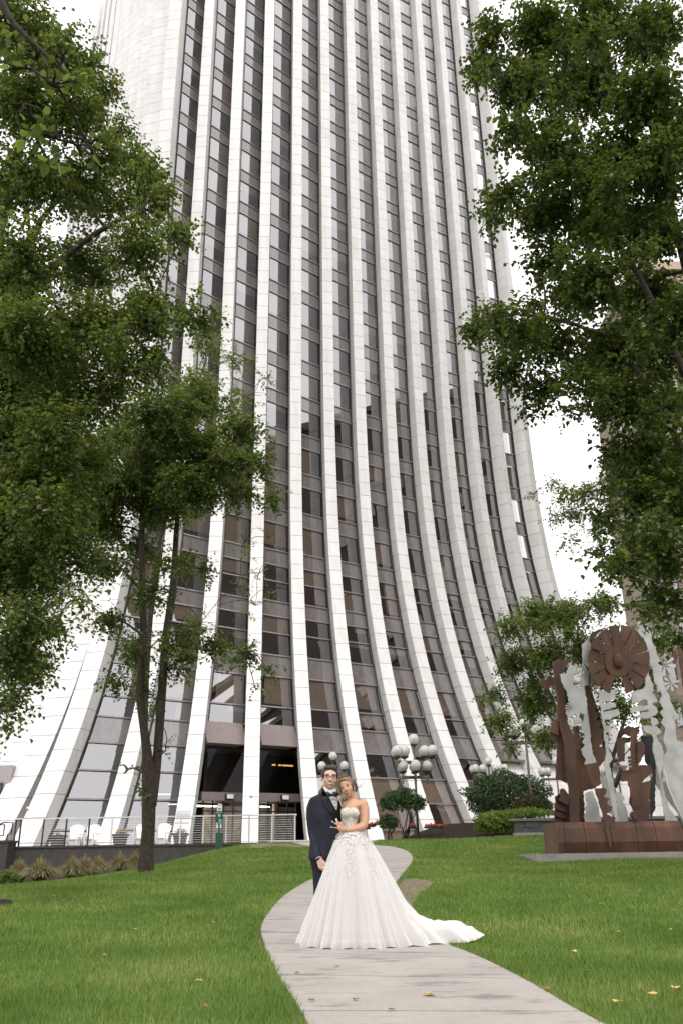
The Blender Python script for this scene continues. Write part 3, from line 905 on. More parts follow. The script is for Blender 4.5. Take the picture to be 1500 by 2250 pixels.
# the double-stemmed linden on the lawn
tb = on_ground(322, 1918)
DT = float(tb[1])
def P(x, y, d): return at(x, y, d)
fork = P(330, 1712, DT)
tr1 = [tb + np.array([0, 0, -0.15]), P(322, 1880, DT), P(328, 1800, DT), fork, P(318, 1610, DT - .1), P(308, 1520, DT - .1), P(316, 1420, DT - .1), P(314, 1300, DT), P(312, 1180, DT), P(316, 1040, DT), P(330, 900, DT)]
tr2 = [P(334, 1770, DT), P(343, 1700, DT + .1), P(350, 1610, DT + .15), P(358, 1500, DT + .2), P(365, 1400, DT + .3), P(380, 1290, DT + .4), P(388, 1170, DT + .5), P(398, 1030, DT + .6), P(408, 930, DT + .7)]
M2 = 1.0
clA = [(330, 900, 90), (440, 880, 80), (530, 940, 66), (450, 1000, 85), (560, 1020, 52), (598, 1090, 26), (330, 1010, 95), (230, 1080, 85), (340, 1110, 70), (170, 1130, 62), (440, 1080, 56), (520, 1080, 46),
       (300, 1200, 52), (230, 1230, 55), (400, 1230, 44, .7), (330, 1300, 50, .8), (240, 1360, 46, .8), (300, 1420, 55, .8), (395, 1390, 52, .7), (440, 1255, 34, .5), (400, 1450, 46, .8), (470, 1412, 40), (540, 1432, 34), (592, 1468, 20, .8), (265, 1490, 36, .8), (320, 1520, 34, .8),
       (150, 1290, 40, .6), (120, 1230, 50, .8), (345, 1560, 22, .6), (300, 1690, 14, .7), (305, 1730, 14, .7), (365, 1640, 12, .5), (560, 1510, 16, .4), (270, 960, 80), (200, 980, 70), (385, 950, 70), (300, 1060, 80), (230, 1150, 60), (400, 1060, 60), (500, 1010, 60)]
make_tree('linden_tree', 'double-stemmed tree growing on the lawn before the terrace railing', [(tr1, [0.215, 0.175, 0.155, 0.14, 0.105, 0.098, 0.092, 0.085, 0.075, 0.06, 0.04]), (tr2, [0.12, 0.115, 0.115, 0.11, 0.105, 0.09, 0.075, 0.05, 0.03])],
          [(x, y, r, DT, *(z or ())) for (x, y, r, *z) in clA], M_LEAF_B, M_BARK2, 0.090, 11, cover=3.2, depth=(-1.6, 1.6), fill=4)
# bare branches of that tree reaching over the glass are part of a sparser tree behind it
xb2 = float(at(327, 1800, 27.5)[0]); tb2 = np.array([xb2, 27.5, gz(xb2, 27.5) - 0.1])
t3 = [tb2, P(322, 1500, 27.5), P(350, 1200, 27.5), P(400, 950, 27.3), P(450, 800, 27.3)]
clB = [(455, 760, 55, .45), (520, 800, 45, .35), (430, 840, 60, .5), (545, 870, 40, .3), (500, 900, 50, .35), (590, 830, 28, .22), (420, 1060, 50, .5), (540, 1190, 40, .10), (570, 1260, 40, .08), (560, 1330, 40, .08), (520, 1290, 40, .10), (590, 1180, 30, .08), (610, 1290, 26, .06), (440, 1370, 40, .5), (400, 1130, 50, .5)]
make_tree('locust_tree', 'thin pale tree with half bare branches behind the double-stemmed tree', [(t3, [0.10, 0.09, 0.07, 0.05, 0.03])], [(x, y, r, 27.2, dn) for x, y, r, dn in clB], M_LEAF_C, M_BARK2, 0.075, 12, cover=2.2, depth=(-0.8, 0.8), limb_r=0.03, twigs=0.9, droop=0.1)

# big maple standing just outside the picture, its crown over the lawn
DL = 14.2
tbl = np.array([-7.3, DL, gz(-7.3, DL) - 0.2])
t4 = [tbl, np.array([-7.35, DL, 2.0]), np.array([-7.4, DL, 5.0]), np.array([-7.5, DL + .4, 8.5]), np.array([-7.4, DL + .6, 12.5]), np.array([-7.2, DL + .8, 16.5])]
l1 = [np.array([-7.4, DL, 5.2]), P(40, 690, DL - .2), P(150, 560, DL - .4), P(250, 490, DL - .5), P(310, 470, DL - .5)]
l2 = [np.array([-7.4, DL, 5.8]), P(60, 560, DL + .2), P(110, 460, DL + .3), P(190, 395, DL + .4)]
l3 = [np.array([-7.35, DL, 3.6]), P(120, 800, DL), P(260, 700, DL), P(380, 670, DL)]
clC = [(60, 60, 105), (150, 120, 70), (60, 220, 115), (170, 250, 80), (225, 190, 40), (60, 400, 105), (180, 400, 80), (290, 370, 70), (345, 430, 52), (60, 560, 95), (190, 580, 90), (300, 540, 80), (385, 510, 34), (410, 520, 22, .7),
       (60, 720, 115), (200, 700, 100), (320, 690, 80), (420, 690, 46), (60, 880, 125), (220, 860, 100), (330, 790, 60), (60, 1050, 115), (180, 1010, 75), (40, 1200, 110), (130, 1170, 60), (40, 1350, 80), (60, 1450, 62), (25, 1530, 44), (110, 1380, 36, .8), (95, 1470, 26), (18, 1600, 18), (10, 1080, 90), (120, 940, 90), (265, 290, 30), (240, 330, 40), (440, 720, 28), (0, 1260, 90), (130, 780, 90), (250, 440, 60, .7), (100, 1110, 90), (170, 1080, 60), (90, 1260, 60), (200, 1225, 46, .8), (170, 1320, 36, .7), (20, 980, 110), (20, 780, 110), (20, 620, 100), (20, 1140, 110), (30, 1420, 70)]
make_tree('maple_tree', 'big dark green tree whose boughs hang over the lawn beside the terrace', [(t4, [0.36, 0.30, 0.27, 0.22, 0.15, 0.06]), (l1, [0.12, 0.09, 0.065, 0.045, 0.025]), (l2, [0.10, 0.07, 0.05, 0.03]), (l3, [0.12, 0.09, 0.06, 0.03])],
          [(x, y, r, DL, *(z or ())) for (x, y, r, *z) in clC], M_LEAF_B, M_BARK, 0.078, 13, cover=3.9, depth=(-2.2, 1.8), fill=7)

# great linden at the right of the lawn
DR = 15.0
xr = 7.6
tbr = np.array([xr + 0.25, DR, gz(xr, DR) - 0.2])
t5 = [tbr, np.array([xr + 0.3, DR, 1.5]), np.array([xr + 0.3, DR, 4.0]), np.array([xr + 0.1, DR, 7.5]), np.array([xr + 0.2, DR + .6, 12.0]), np.array([xr + 0.2, DR + 1.0, 17.0])]
m1 = [np.array([xr + 0.3, DR, 4.6]), P(1400, 600, DR), P(1290, 520, DR), P(1190, 470, DR)]
m2 = [np.array([xr + 0.3, DR, 3.6]), P(1400, 820, DR), P(1280, 720, DR), P(1150, 690, DR)]
clD = [(1085, 60, 44), (1180, 60, 78), (1300, 50, 88), (1430, 60, 90), (1062, 150, 38), (1045, 130, 22), (1150, 180, 76), (1290, 180, 95), (1420, 200, 95), (1125, 290, 52), (1230, 330, 82), (1350, 340, 95), (1450, 350, 88), (1105, 420, 46), (1085, 470, 28), (1200, 460, 76), (1320, 480, 95), (1440, 500, 88), (1195, 570, 48), (1300, 620, 85), (1420, 640, 88),
       (1045, 715, 36), (1110, 710, 56), (1210, 740, 76), (1340, 760, 88), (1450, 780, 80), (1110, 815, 42), (1185, 855, 46), (1150, 900, 18), (1285, 850, 56), (1380, 880, 75), (1460, 900, 60), (1345, 985, 36), (1430, 1000, 72), (1400, 1100, 72), (1470, 1120, 70), (1330, 1130, 36), (1440, 1210, 64), (1370, 1230, 46), (1310, 1210, 24), (1460, 1310, 56), (1410, 1330, 30), (1240, 640, 50), (1490, 1400, 30), (1500, 1050, 80), (1500, 700, 90), (1500, 300, 90), (1250, 900, 18, .8)]
make_tree('linden_tree', 'great dark green tree leaning over the steel sculpture', [(t5, [0.30, 0.25, 0.23, 0.18, 0.11, 0.04]), (m1, [0.09, 0.06, 0.04, 0.025]), (m2, [0.09, 0.06, 0.04, 0.025])],
          [(x, y, r, DR, *(z or ())) for (x, y, r, *z) in clD], M_LEAF_A, M_BARK, 0.098, 14, cover=5.2, depth=(-2.0, 2.4), fill=8)

# a bough of a nearer tree hanging in from above
DN = 4.6
tbn = np.array([-2.9, 3.2, gz(-2.9, 3.2) - 0.2])
t6 = [tbn, np.array([-3.0, 3.3, 2.0]), np.array([-2.8, 3.6, 4.2]), P(-60, -60, DN), P(30, 50, DN), P(90, 110, DN), P(150, 165, DN)]
clE = [(30, 60, 45), (80, 130, 40), (120, 190, 42), (60, 230, 40), (90, 300, 42), (170, 320, 30), (205, 345, 26), (40, 150, 40), (140, 130, 30), (190, 310, 26), (100, 380, 22), (20, 20, 40)]
make_tree('maple_tree', 'bough of large leaves hanging down before the tower with a reddish leaf or two', [(t6, [0.16, 0.13, 0.10, 0.045, 0.022, 0.016, 0.008])], [(x, y, r, DN, .8) for x, y, r in clE], M_LEAF_B, M_BARK, 0.085, 15, cover=1.0, depth=(-0.25, 0.25), limb_r=0.02, twigs=0.6, per=7, twig=0.22)

# slender trees behind the sculpture
DS = 31.0
bs = on_ground(1345, 1850); bs = np.array([at(1345, 1750, DS)[0], DS, gz(at(1345, 1750, DS)[0], DS) - 0.1])
t7 = [bs, P(1348, 1760, DS), P(1335, 1680, DS), P(1320, 1600, DS), P(1290, 1500, DS), P(1270, 1400, DS), P(1265, 1330, DS)]
t8 = [P(1338, 1690, DS), P(1365, 1600, DS), P(1400, 1500, DS + .3), P(1430, 1430, DS + .4)]
clF = [(1122, 1375, 40), (1180, 1352, 52), (1250, 1345, 56), (1320, 1322, 44), (1130, 1450, 52), (1210, 1430, 62), (1290, 1425, 60), (1082, 1520, 28), (1098, 1580, 40), (1180, 1535, 58), (1250, 1530, 52), (1120, 1640, 22, .7), (1205, 1618, 36), (1360, 1400, 46), (1410, 1480, 50), (1360, 1550, 46), (1300, 1590, 42), (1450, 1400, 40), (1250, 1620, 30), (1460, 1560, 44, .8), (1330, 1480, 50), (1060, 1530, 14), (1420, 1620, 30, .6)]
make_tree('crabapple_tree', 'small bright green tree growing behind the steel sculpture', [(t7, [0.13, 0.115, 0.10, 0.085, 0.06, 0.04, 0.02]), (t8, [0.08, 0.06, 0.04, 0.02])], [(x, y, r, DS, *(z or ())) for (x, y, r, *z) in clF], M_LEAF_C, M_BARK, 0.092, 16, fill=4, cover=3.6, depth=(-1.5, 1.8), limb_r=0.03)
clG = [(1200, 1060, 24, .5), (1240, 1085, 34, .6), (1290, 1080, 40, .8), (1260, 1130, 36, .7), (1310, 1150, 40, .7), (1250, 1180, 26, .5), (1340, 1060, 40), (1170, 1085, 14, .4), (1220, 1130, 22, .5), (1370, 1010, 50), (1430, 960, 60), (1470, 1080, 60), (1480, 880, 60), (1400, 1180, 50), (1340, 1250, 30, .7), (1450, 1230, 60)]
t9 = [np.array([13.5, 33.0, gz(13.5, 33) - .2]), np.array([13.4, 33, 4.0]), P(1560, 1300, 33), P(1480, 1150, 33), P(1400, 1090, 33), P(1310, 1100, 33)]
make_tree('locust_tree', 'feathery light green tree between the tower and the tan building', [(t9, [0.22, 0.18, 0.14, 0.10, 0.06, 0.025])], [(x, y, r, 33, *(z or ())) for (x, y, r, *z) in clG], M_LEAF_C, M_BARK, 0.10, 17, cover=3.2, depth=(-1.5, 1.5), limb_r=0.03, twigs=0.6)

# ------------------------------------------------------------------ terrace, walls, railing
M_WALL = mat_simple('dark_block_wall', (0.055, 0.048, 0.045), 0.85, noise=0.25, scale=5, bump=0.4, bscale=40)
M_COPING = mat_simple('stone_coping', (0.13, 0.125, 0.125), 0.8, noise=0.2, scale=6, bump=0.3, bscale=30)
M_BLOCK = mat_simple('charcoal_block', (0.075, 0.072, 0.072), 0.88, noise=0.25, scale=8, bump=0.6, bscale=35, island=0.12)
M_FOOT = mat_concrete('footing_concrete', (0.30, 0.28, 0.26), amount=0.4)
YT = 36.4
xl = float(at(27, 1862, YT)[0]); xr_ = float(at(648, 1850, YT)[0])
# terrace floor: one sheet from the railing to the tower, with the walk running onto it
tf = MB(); tf.box(((xl - 20 + 24) / 2 - 2.0, YT + 13.0, TERR_Z - 0.15), (44 + 4, 26.0, 0.30))
tag(tf.build('terrace', M_TERR), kind='structure')
wall = MB(); wall.box(((xl + xr_) / 2 - 0.1, YT - 0.12, TERR_Z - 0.62), (xr_ - xl + 0.2, 0.25, 1.20))
tw = thing('terrace_wall', 'low dark retaining wall under the cable railing', 'wall', ((xl + xr_) / 2, YT - 0.12, TERR_Z - 1.2))
wall.build('wall_face', M_WALL, tw)
MB().box(((xl + xr_) / 2, YT - 0.12, TERR_Z + 0.015), (xr_ - xl + 0.3, 0.34, 0.075)).build('coping', M_WALL, tw)
pier = MB(); px0 = float(at(0, 1850, YT - .6)[0]) - 6; px1 = float(at(27, 1850, YT - .6)[0])
pw = thing('pier_wall', 'higher dark wall block at the stair end of the terrace', 'wall', ((px0 + px1) / 2, YT - .6, -0.8))
pier.box(((px0 + px1) / 2, YT - 0.55, -0.1), (px1 - px0, 0.9, 1.62)); pier.build('wall_face', M_WALL, pw)
MB().box(((px0 + px1) / 2, YT - 0.55, 0.75), (px1 - px0 + 0.08, 0.98, 0.08)).build('coping', M_WALL, pw)
# kerb strip where the walk meets the terrace
ka = on_ground(462, 1866); kb = on_ground(545, 1852)
kp = spline([ka, (ka + kb) / 2 + np.array([0.05, -0.1, 0.0]), kb, np.array([-1.2, YT + 0.2, TERR_Z])], 5)
kk = MB(); kk.tube([p + np.array([0, 0, 0.03]) for p in kp], 0.09, 6); tag(kk.build('kerb', M_TERR), kind='structure')

rail = thing('cable_railing', 'stainless cable railing running along the terrace edge', 'railing', (xl, YT, TERR_Z))
npost = 13
rx = np.linspace(xl + 0.25, xr_, npost)
for i, x in enumerate(rx):
    MB().box((x, YT, TERR_Z + 0.55), (0.055, 0.055, 1.05)).build('post', M_STEEL if i > 3 else M_DARKMETAL, rail)
MB().box((rx[0] - 0.22, YT + 0.05, TERR_Z + 0.53), (0.055, 0.055, 1.1)).build('post', M_DARKMETAL, rail)
MB().box(((rx[0] + rx[-1]) / 2 - 0.1, YT, TERR_Z + 1.09), (rx[-1] - rx[0] + 0.35, 0.075, 0.05)).build('top_rail', M_STEEL, rail)
for k in range(11):
    z = TERR_Z + 0.11 + k * 0.088
    MB().tube([(rx[0], YT, z), (rx[-1], YT, z)], 0.0075, 5).build('cable', M_STEEL, rail)
# bent handrail at the stair behind the pier
hr = thing('stair_handrail', 'bent black handrail of the stair beside the terrace', 'handrail', (px1 - 1.0, YT + 1, TERR_Z))
Y2 = YT + 1.2
for pts in ([(-20, 1820), (10, 1807), (29, 1807), (25, 1833), (17, 1834), (15, 1852)], [(-20, 1826), (4, 1811), (11, 1812), (8, 1836), (-20, 1837)]):
    MB().tube([at(x, y, Y2) for x, y in pts], 0.03, 6).build('bar', M_DARKMETAL, hr)

# ------------------------------------------------------------------ furniture on the terrace
M_WHITEPAINT = mat_simple('white_paint', (0.78, 0.76, 0.75), 0.5, noise=0.05)
M_POT = mat_simple('dark_planter', (0.045, 0.034, 0.034), 0.6, noise=0.2, bump=0.2)
M_FLOWER_Y = mat_leaf('mum_petals', [(0.45, 0.24, 0.05), (0.55, 0.36, 0.10), (0.30, 0.16, 0.06)], 0.3)
M_FLOWER_R = mat_leaf('begonia_petals', [(0.55, 0.05, 0.03), (0.70, 0.10, 0.07), (0.62, 0.16, 0.12)], 0.3)
def adirondack(name, c, rot, label, group):
    t = thing(name, label, 'chair', c, group)
    ca, sa = math.cos(rot), math.sin(rot)
    X = np.array([ca, sa, 0]); Yv = np.array([-sa, ca, 0]); Zv = np.array([0, 0, 1.0]); c = np.array(c, float)
    L = lambda x, y, z: c + X * x + Yv * y + Zv * z
    for k in range(7):                       # fan back slats (chair faces -Y)
        f = (k - 3) / 3; top = 0.98 - 0.10 * f * f
        MB().beam(L(f * 0.20, 0.30, 0.30), L(f * 0.29, 0.56, top), 0.078, 0.02, up=(0, 1, 0)).build('back_slat', M_WHITEPAINT, t)
    for k in range(5):
        MB().box(L(0, -0.22 + k * 0.115, 0.36 - k * 0.022), (0.52, 0.10, 0.022), (X, Yv, Zv)).build('seat_slat', M_WHITEPAINT, t)
    for s in (-1, 1):
        MB().box(L(s * 0.33, 0.02, 0.57), (0.13, 0.72, 0.022), (X, Yv, Zv)).build('arm', M_WHITEPAINT, t)
        MB().box(L(s * 0.30, -0.26, 0.28), (0.03, 0.09, 0.56), (X, Yv, Zv)).build('leg', M_WHITEPAINT, t)
        MB().beam(L(s * 0.285, -0.30, 0.30), L(s * 0.285, 0.55, 0.06), 0.028, 0.12).build('leg', M_WHITEPAINT, t)
    return t
GR = 'white chairs on the terrace'
for k, (px, d, rot, lab) in enumerate(((163, 39.5, 0.1, 'white slatted garden chair behind the railing, next to the first planter'), (195, 39.5, -0.1, 'white slatted garden chair behind the railing, twin of the one by the first planter'),
                                   (311, 39.5, 0.1, 'white slatted garden chair behind the railing, half hidden by the tree stem'), (352, 39.5, -0.1, 'white slatted garden chair between the tree stem and a planter'))):
    x = float(at(px, 1850, d)[0]); adirondack('garden_chair', (x, d, TERR_Z), rot, lab, GR)
# small table between the first two
st = thing('side_table', 'small low white table between two garden chairs on the terrace', 'table', (float(at(180, 1850, 39.2)[0]), 39.2, TERR_Z))
b_ = np.array(st.location); MB().box(b_ + (0, 0, 0.44), (0.42, 0.42, 0.03)).build('table_top', M_WHITEPAINT, st)
for sx in (-1, 1):
    for sy in (-1, 1): MB().box(b_ + (sx * 0.17, sy * 0.17, 0.21), (0.04, 0.04, 0.43)).build('leg', M_WHITEPAINT, st)

def leaf_ball(rg, c, r, n, size, mat, name, parent, flat=(1, 1, 1), up=0.0, shell=0.3, wid=0.6):
    d = unit(rg.normal(size=(n, 3))); d[:, 2] = np.where(d[:, 2] < up, -d[:, 2] * 0.5, d[:, 2])
    lump = 1 + 0.16 * np.sin(d[:, 0:1] * 5.1 + c[0]) * np.cos(d[:, 1:2] * 4.3 + c[1]) + 0.10 * np.sin(d[:, 2:3] * 9 + d[:, 0:1] * 7)
    P_ = np.array(c) + d * (rg.random((n, 1)) ** shell) * np.array(r) * np.array(flat) * lump
    ax = unit(d * 0.6 + rg.normal(size=(n, 3)) * 0.6); nr = unit(d + rg.normal(size=(n, 3)) * 0.5 + np.array([0, 0, 0.4]))
    co, q = leaf_arrays(P_, ax, nr, size * rg.uniform(0.6, 1.3, n), wid)
    return np_mesh(name, co, quad=q, mat=mat, parent=parent)

prg = np.random.default_rng(5)
for k, (px, d, cols, lab) in enumerate(((127, 38.6, 'thin', 'dark square planter with a thin plant before the white corner rib'), (264, 38.6, 'mum', 'dark square planter with yellow flowers beside the tree stem'), (396, 38.6, 'mum', 'dark square planter with orange and yellow flowers below the wall plaque'))):
    x = float(at(px, 1850, d)[0]); t = thing('planter', lab, 'planter', (x, d, TERR_Z), 'dark planters along the terrace railing')
    b = MB(); s0, s1 = 0.19, 0.27
    b.hexa([(x - s0, d - s0, TERR_Z), (x + s0, d - s0, TERR_Z), (x + s0, d + s0, TERR_Z), (x - s0, d + s0, TERR_Z)] + [(x - s1, d - s1, TERR_Z + 0.43), (x + s1, d - s1, TERR_Z + 0.43), (x + s1, d + s1, TERR_Z + 0.43), (x - s1, d + s1, TERR_Z + 0.43)])
    b.build('pot', M_POT, t); MB().box((x, d, TERR_Z + 0.46), (0.62, 0.62, 0.09)).build('rim', M_POT, t)
    leaf_ball(prg, (x, d, TERR_Z + 0.5), 0.24 if cols == 'mum' else 0.12, 140 if cols == 'mum' else 60, 0.06, M_LEAF_D, 'foliage', t, (1, 1, 0.8))
    leaf_ball(prg, (x, d, TERR_Z + 0.55), 0.25 if cols == 'mum' else 0.13, 110 if cols == 'mum' else 30, 0.055, M_FLOWER_Y, 'bloom', t, (1, 1, 0.9 if cols == 'mum' else 2.2))

# dog waste station: post, bin, bag dispenser, sign
M_GREEN = mat_simple('green_paint', (0.012, 0.060, 0.036), 0.45, noise=0.1)
M_TEAL = mat_simple('teal_bag', (0.03, 0.42, 0.26), 0.5, noise=0.1)
M_BLACK = mat_simple('black_print', (0.012, 0.012, 0.014), 0.5, noise=0.05)
M_WHITE = mat_simple('white_print', (0.8, 0.8, 0.78), 0.5, noise=0.03)
DD = 34.6
dc = at(480, 1866, DD); dz = gz(dc[0], DD); dx = float(dc[0])
ds = thing('waste_station', 'green dog waste station with white sign standing before the railing', 'waste bin', (dx, DD, dz))
MB().box((dx, DD, dz + 0.95), (0.06, 0.06, 1.9)).build('post', M_GREEN, ds)
MB().box((dx + 0.05, DD - 0.10, dz + 0.42), (0.30, 0.26, 0.62)).build('bin', M_GREEN, ds)
MB().box((dx + 0.05, DD - 0.10, dz + 0.745), (0.32, 0.28, 0.03)).build('lid', M_GREEN, ds)
dsp = MB().box((dx, DD - 0.08, dz + 1.44), (0.30, 0.12, 0.50)).build('dispenser', M_GREEN, ds)
sg = MB(); n_ = 10
ov = [(-0.11, 1.68), (0.11, 1.68), (0.11, 1.90)] + [(0.11 * math.cos(a), 1.90 + 0.11 * math.sin(a)) for a in np.linspace(0.3, math.pi - 0.3, 7)] + [(-0.11, 1.90)]
sg.add([(dx + x, DD - 0.035, dz + z) for x, z in ov] + [(dx + x, DD - 0.02, dz + z) for x, z in ov], [tuple(range(len(ov))), tuple(range(2 * len(ov) - 1, len(ov) - 1, -1))] + [(i, (i + 1) % len(ov) + 0, (i + 1) % len(ov) + len(ov), i + len(ov))[::-1] for i in range(len(ov))])
sgo = sg.build('sign', M_WHITE, ds)
def dog(c, s, mat, name, parent, flip=1):
    b = MB(); y = c[1]
    B_ = lambda x, z, w, h: b.box((c[0] + flip * x * s, y, c[2] + z * s), (w * s, 0.008, h * s))
    B_(0, 0.5, 0.62, 0.26); B_(0.36, 0.72, 0.20, 0.24); B_(0.47, 0.68, 0.14, 0.12); B_(0.29, 0.86, 0.06, 0.12); B_(-0.36, 0.70, 0.06, 0.26)
    for x in (-0.26, -0.14, 0.14, 0.26): B_(x, 0.20, 0.075, 0.42)
    return b.build(name, mat, parent)
dog((dx, DD - 0.042, dz + 1.72), 0.14, M_BLACK, 'dog_silhouette', sgo)
MB().box((dx, DD - 0.042, dz + 1.93), (0.14, 0.006, 0.02)).build('lettering', M_BLACK, sgo)
dog((dx + 0.02, DD - 0.146, dz + 1.44), 0.13, M_WHITE, 'dog_silhouette', dsp, -1)
bag = MB(); bag.add([(dx + 0.0, DD - 0.16, dz + 1.36), (dx + 0.17, DD - 0.20, dz + 1.28), (dx + 0.02, DD - 0.18, dz + 1.16), (dx + 0.0, DD - 0.14, dz + 1.36), (dx + 0.17, DD - 0.165, dz + 1.28), (dx + 0.02, DD - 0.15, dz + 1.16)], [(0, 1, 2), (5, 4, 3), (0, 3, 4, 1), (1, 4, 5, 2), (2, 5, 3, 0)])
bag.build('bag', M_TEAL, dsp)
for s in (-1, 1): MB().box((dx + s * 0.075, DD - 0.045, dz + 1.06), (0.075, 0.012, 0.2)).build('label_plate', M_WHITE, ds)
cu = bpy.data.curves.new('station_text', 'FONT'); cu.body = 'DOGIPOT'; cu.size = 0.062; cu.align_x = 'CENTER'; cu.extrude = 0.002
to = bpy.data.objects.new('station_text', cu); COL.objects.link(to)
me = evaluated_me = bpy.data.meshes.new_from_object(to.evaluated_get(bpy.context.evaluated_depsgraph_get())); bpy.data.objects.remove(to)
me.transform(Matrix.Translation((dx, DD - 0.146, dz + 1.60)) @ Matrix.Rotation(R(90), 4, 'X')); me.materials.clear()
link_mesh('lettering', me, M_WHITE, dsp)
ds.scale = (0.86, 0.86, 0.83)
# chair and bin near the second door, notices on the glass
# ------------------------------------------------------------------ globe lamps
M_POLE = mat_simple('weathered_bronze', (0.11, 0.092, 0.075), 0.5, 0.3, noise=0.2)
def mat_globe():
    m, nt, b = new_mat('globe_acrylic'); nt.nodes.remove(b)
    tr = N(nt, 'ShaderNodeBsdfTransparent'); tr.inputs[0].default_value = (0.97, 0.96, 0.92, 1)
    df = N(nt, 'ShaderNodeBsdfTranslucent'); df.inputs[0].default_value = (1.0, 0.98, 0.93, 1)
    d2 = N(nt, 'ShaderNodeBsdfDiffuse'); d2.inputs[0].default_value = (1.0, 0.985, 0.94, 1)
    gl = N(nt, 'ShaderNodeBsdfGlossy', i_Roughness=0.05)
    a = N(nt, 'ShaderNodeMixShader'); a.inputs[0].default_value = 0.5
    nt.links.new(df.outputs[0], a.inputs[1]); nt.links.new(d2.outputs[0], a.inputs[2])
    lw = N(nt, 'ShaderNodeLayerWeight', i_Blend=0.35)
    mr = N(nt, 'ShaderNodeMapRange', i_3=0.80, i_4=1.0); nt.links.new(lw.outputs['Facing'], mr.inputs[0])
    b2 = N(nt, 'ShaderNodeMixShader'); nt.links.new(mr.outputs[0], b2.inputs[0]); nt.links.new(tr.outputs[0], b2.inputs[1]); nt.links.new(a.outputs[0], b2.inputs[2])
    fr = N(nt, 'ShaderNodeFresnel', i_IOR=1.4); c = N(nt, 'ShaderNodeMixShader')
    nt.links.new(fr.outputs[0], c.inputs[0]); nt.links.new(b2.outputs[0], c.inputs[1]); nt.links.new(gl.outputs[0], c.inputs[2])
    nt.links.new(c.outputs[0], nt.nodes['Material Output'].inputs[0]); return m
M_GLOBE = mat_globe()
def lamp(label, base, zt, tiers, rg=0.25, rot=0.0):
    """tiers: (z, [(bar angle deg, half length, [globe radii along the bar])])"""
    base = np.array(base, float)
    t = thing('globe_lamp', label, 'street lamp', base, 'globe lamps along the tower')
    MB().tube([base + (0, 0, -0.1), base + (0, 0, zt - rg - base[2] + 0.0)], [0.062, 0.05], 10).build('pole', M_POLE, t, True)
    def globe(c):
        c = np.array(c, float)
        g = MB().sphere(c, rg, 20, 14).build('globe', M_GLOBE, t, True)
        cap = MB().lathe(c + (0, 0, -rg - 0.03), [(0.05, -0.06), (0.16, 0.0), (0.20, 0.045), (0.05, 0.05), (0.035, 0.16), (0.03, 0.30)], 12).build('socket', M_POLE, g, True)
        MB().sphere(c + (0, 0, 0.02), 0.055, 10, 8).build('bulb', M_LENS, g, True)
    globe(base * (1, 1, 0) + (0, 0, zt))
    for z, bars in tiers:
        for an, hl, rs in bars:
            d = np.array([math.cos(R(an)), math.sin(R(an)), 0])
            MB().beam(base * (1, 1, 0) - d * hl + (0, 0, z), base * (1, 1, 0) + d * hl + (0, 0, z), 0.07, 0.13).build('arm', M_POLE, t)
            for r in rs:
                for s in (-1, 1):
                    p = base * (1, 1, 0) + d * r * s + (0, 0, z)
                    MB().tube([p + (0, 0, -0.28), p + (0, 0, 0.22)], 0.028, 6).build('stem', M_POLE, t)
                    globe(p + (0, 0, 0.26 + rg))
    return t
def zof(px, py, d): return float(at(px, py, d)[2])
def lamp_at(label, bx, d, topxy, tiers, **kw):
    x = float(at(bx, 1800, d)[0]); z0 = gz(x, d) if d < 46 else max(gz(x, 46), TERR_Z)
    return lamp(label, (x, d, z0), zof(*topxy, d), [(zof(bx, y, d), bars) for y, bars in tiers], **kw)
U_ = [(24, 0.98, (0.93, 0.52)), (-24, 0.98, (0.93, 0.52))]
L_ = [(20, 0.68, (0.62,)), (-20, 0.68, (0.62,)), (90, 0.5, (0.45,))]
lamp_at('tall bronze lamp with two tiers of clear globes behind the round shrub', 916, 42.0, (912, 1624), [(1675, U_), (1708, L_)])
lamp_at('globe lamp on a bronze pole rising behind the couple', 733, 50.0, (731, 1661), [(1703, [(22, 0.74, (0.68,)), (-22, 0.74, (0.68,))])], rg=0.235)
lamp_at('globe lamp on a bronze pole rising behind the largest shrub', 1081, 54.0, (1078, 1672), [(1707, [(20, 1.0, (0.92, 0.42)), (-12, 1.0, (0.95,))])], rg=0.235)
lamp_at('globe lamp seen between the white base and the steel sculpture', 1232, 58.0, (1226, 1672), [(1712, [(15, 1.0, (0.95, 0.6)), (-15, 1.0, (0.95,))])], rg=0.235)
lamp_at('bronze globe lamp whose head is caught in the small tree', 1170, 39.4, (1155, 1590), [(1632, U_)])
lamp_at('globe lamp seen through the openings of the steel sculpture', 1370, 52.0, (1352, 1660), [(1712, [(20, 0.9, (0.85,)), (-20, 0.9, (0.85,))])], rg=0.235)

# ------------------------------------------------------------------ shrubs and beds
srg = np.random.default_rng(9)
def shrub(name, label, px, py, rx_, ry_, d, mat, n, leaf, stems=False, depth=0.8, group=None, flower=None):
    c = at(px, py, d); m = mpp(px, py, d); z0 = gz(c[0], d)
    t = thing(name, label, 'shrub', (c[0], d, z0), group)
    st_ = MB()
    for k in range(9 if stems else 5):
        e = c + np.array([srg.uniform(-.6, .6) * rx_ * m, srg.uniform(-.4, .4) * rx_ * m * depth, -ry_ * m * 0.3])
        s_ = np.array([c[0] + srg.uniform(-.12, .12), d + srg.uniform(-.12, .12), z0 - 0.05])
        st_.tube(bend(s_, e, 0.03, 4, srg), [0.03, 0.025, 0.02, 0.016, 0.01], 6)
    st_.build('stem', M_BARK, t, True)
    leaf_ball(srg, c, 1.0, n, leaf, mat, 'foliage', t, (rx_ * m, rx_ * m * depth, ry_ * m), up=-0.35 if stems else -0.9, shell=0.22)
    return t
shrub('round_shrub', 'round shrub clipped above bare stems beside the tall two-tier lamp', 886, 1768, 48, 34, 40.2, M_LEAF_D, 5200, 0.10, True)
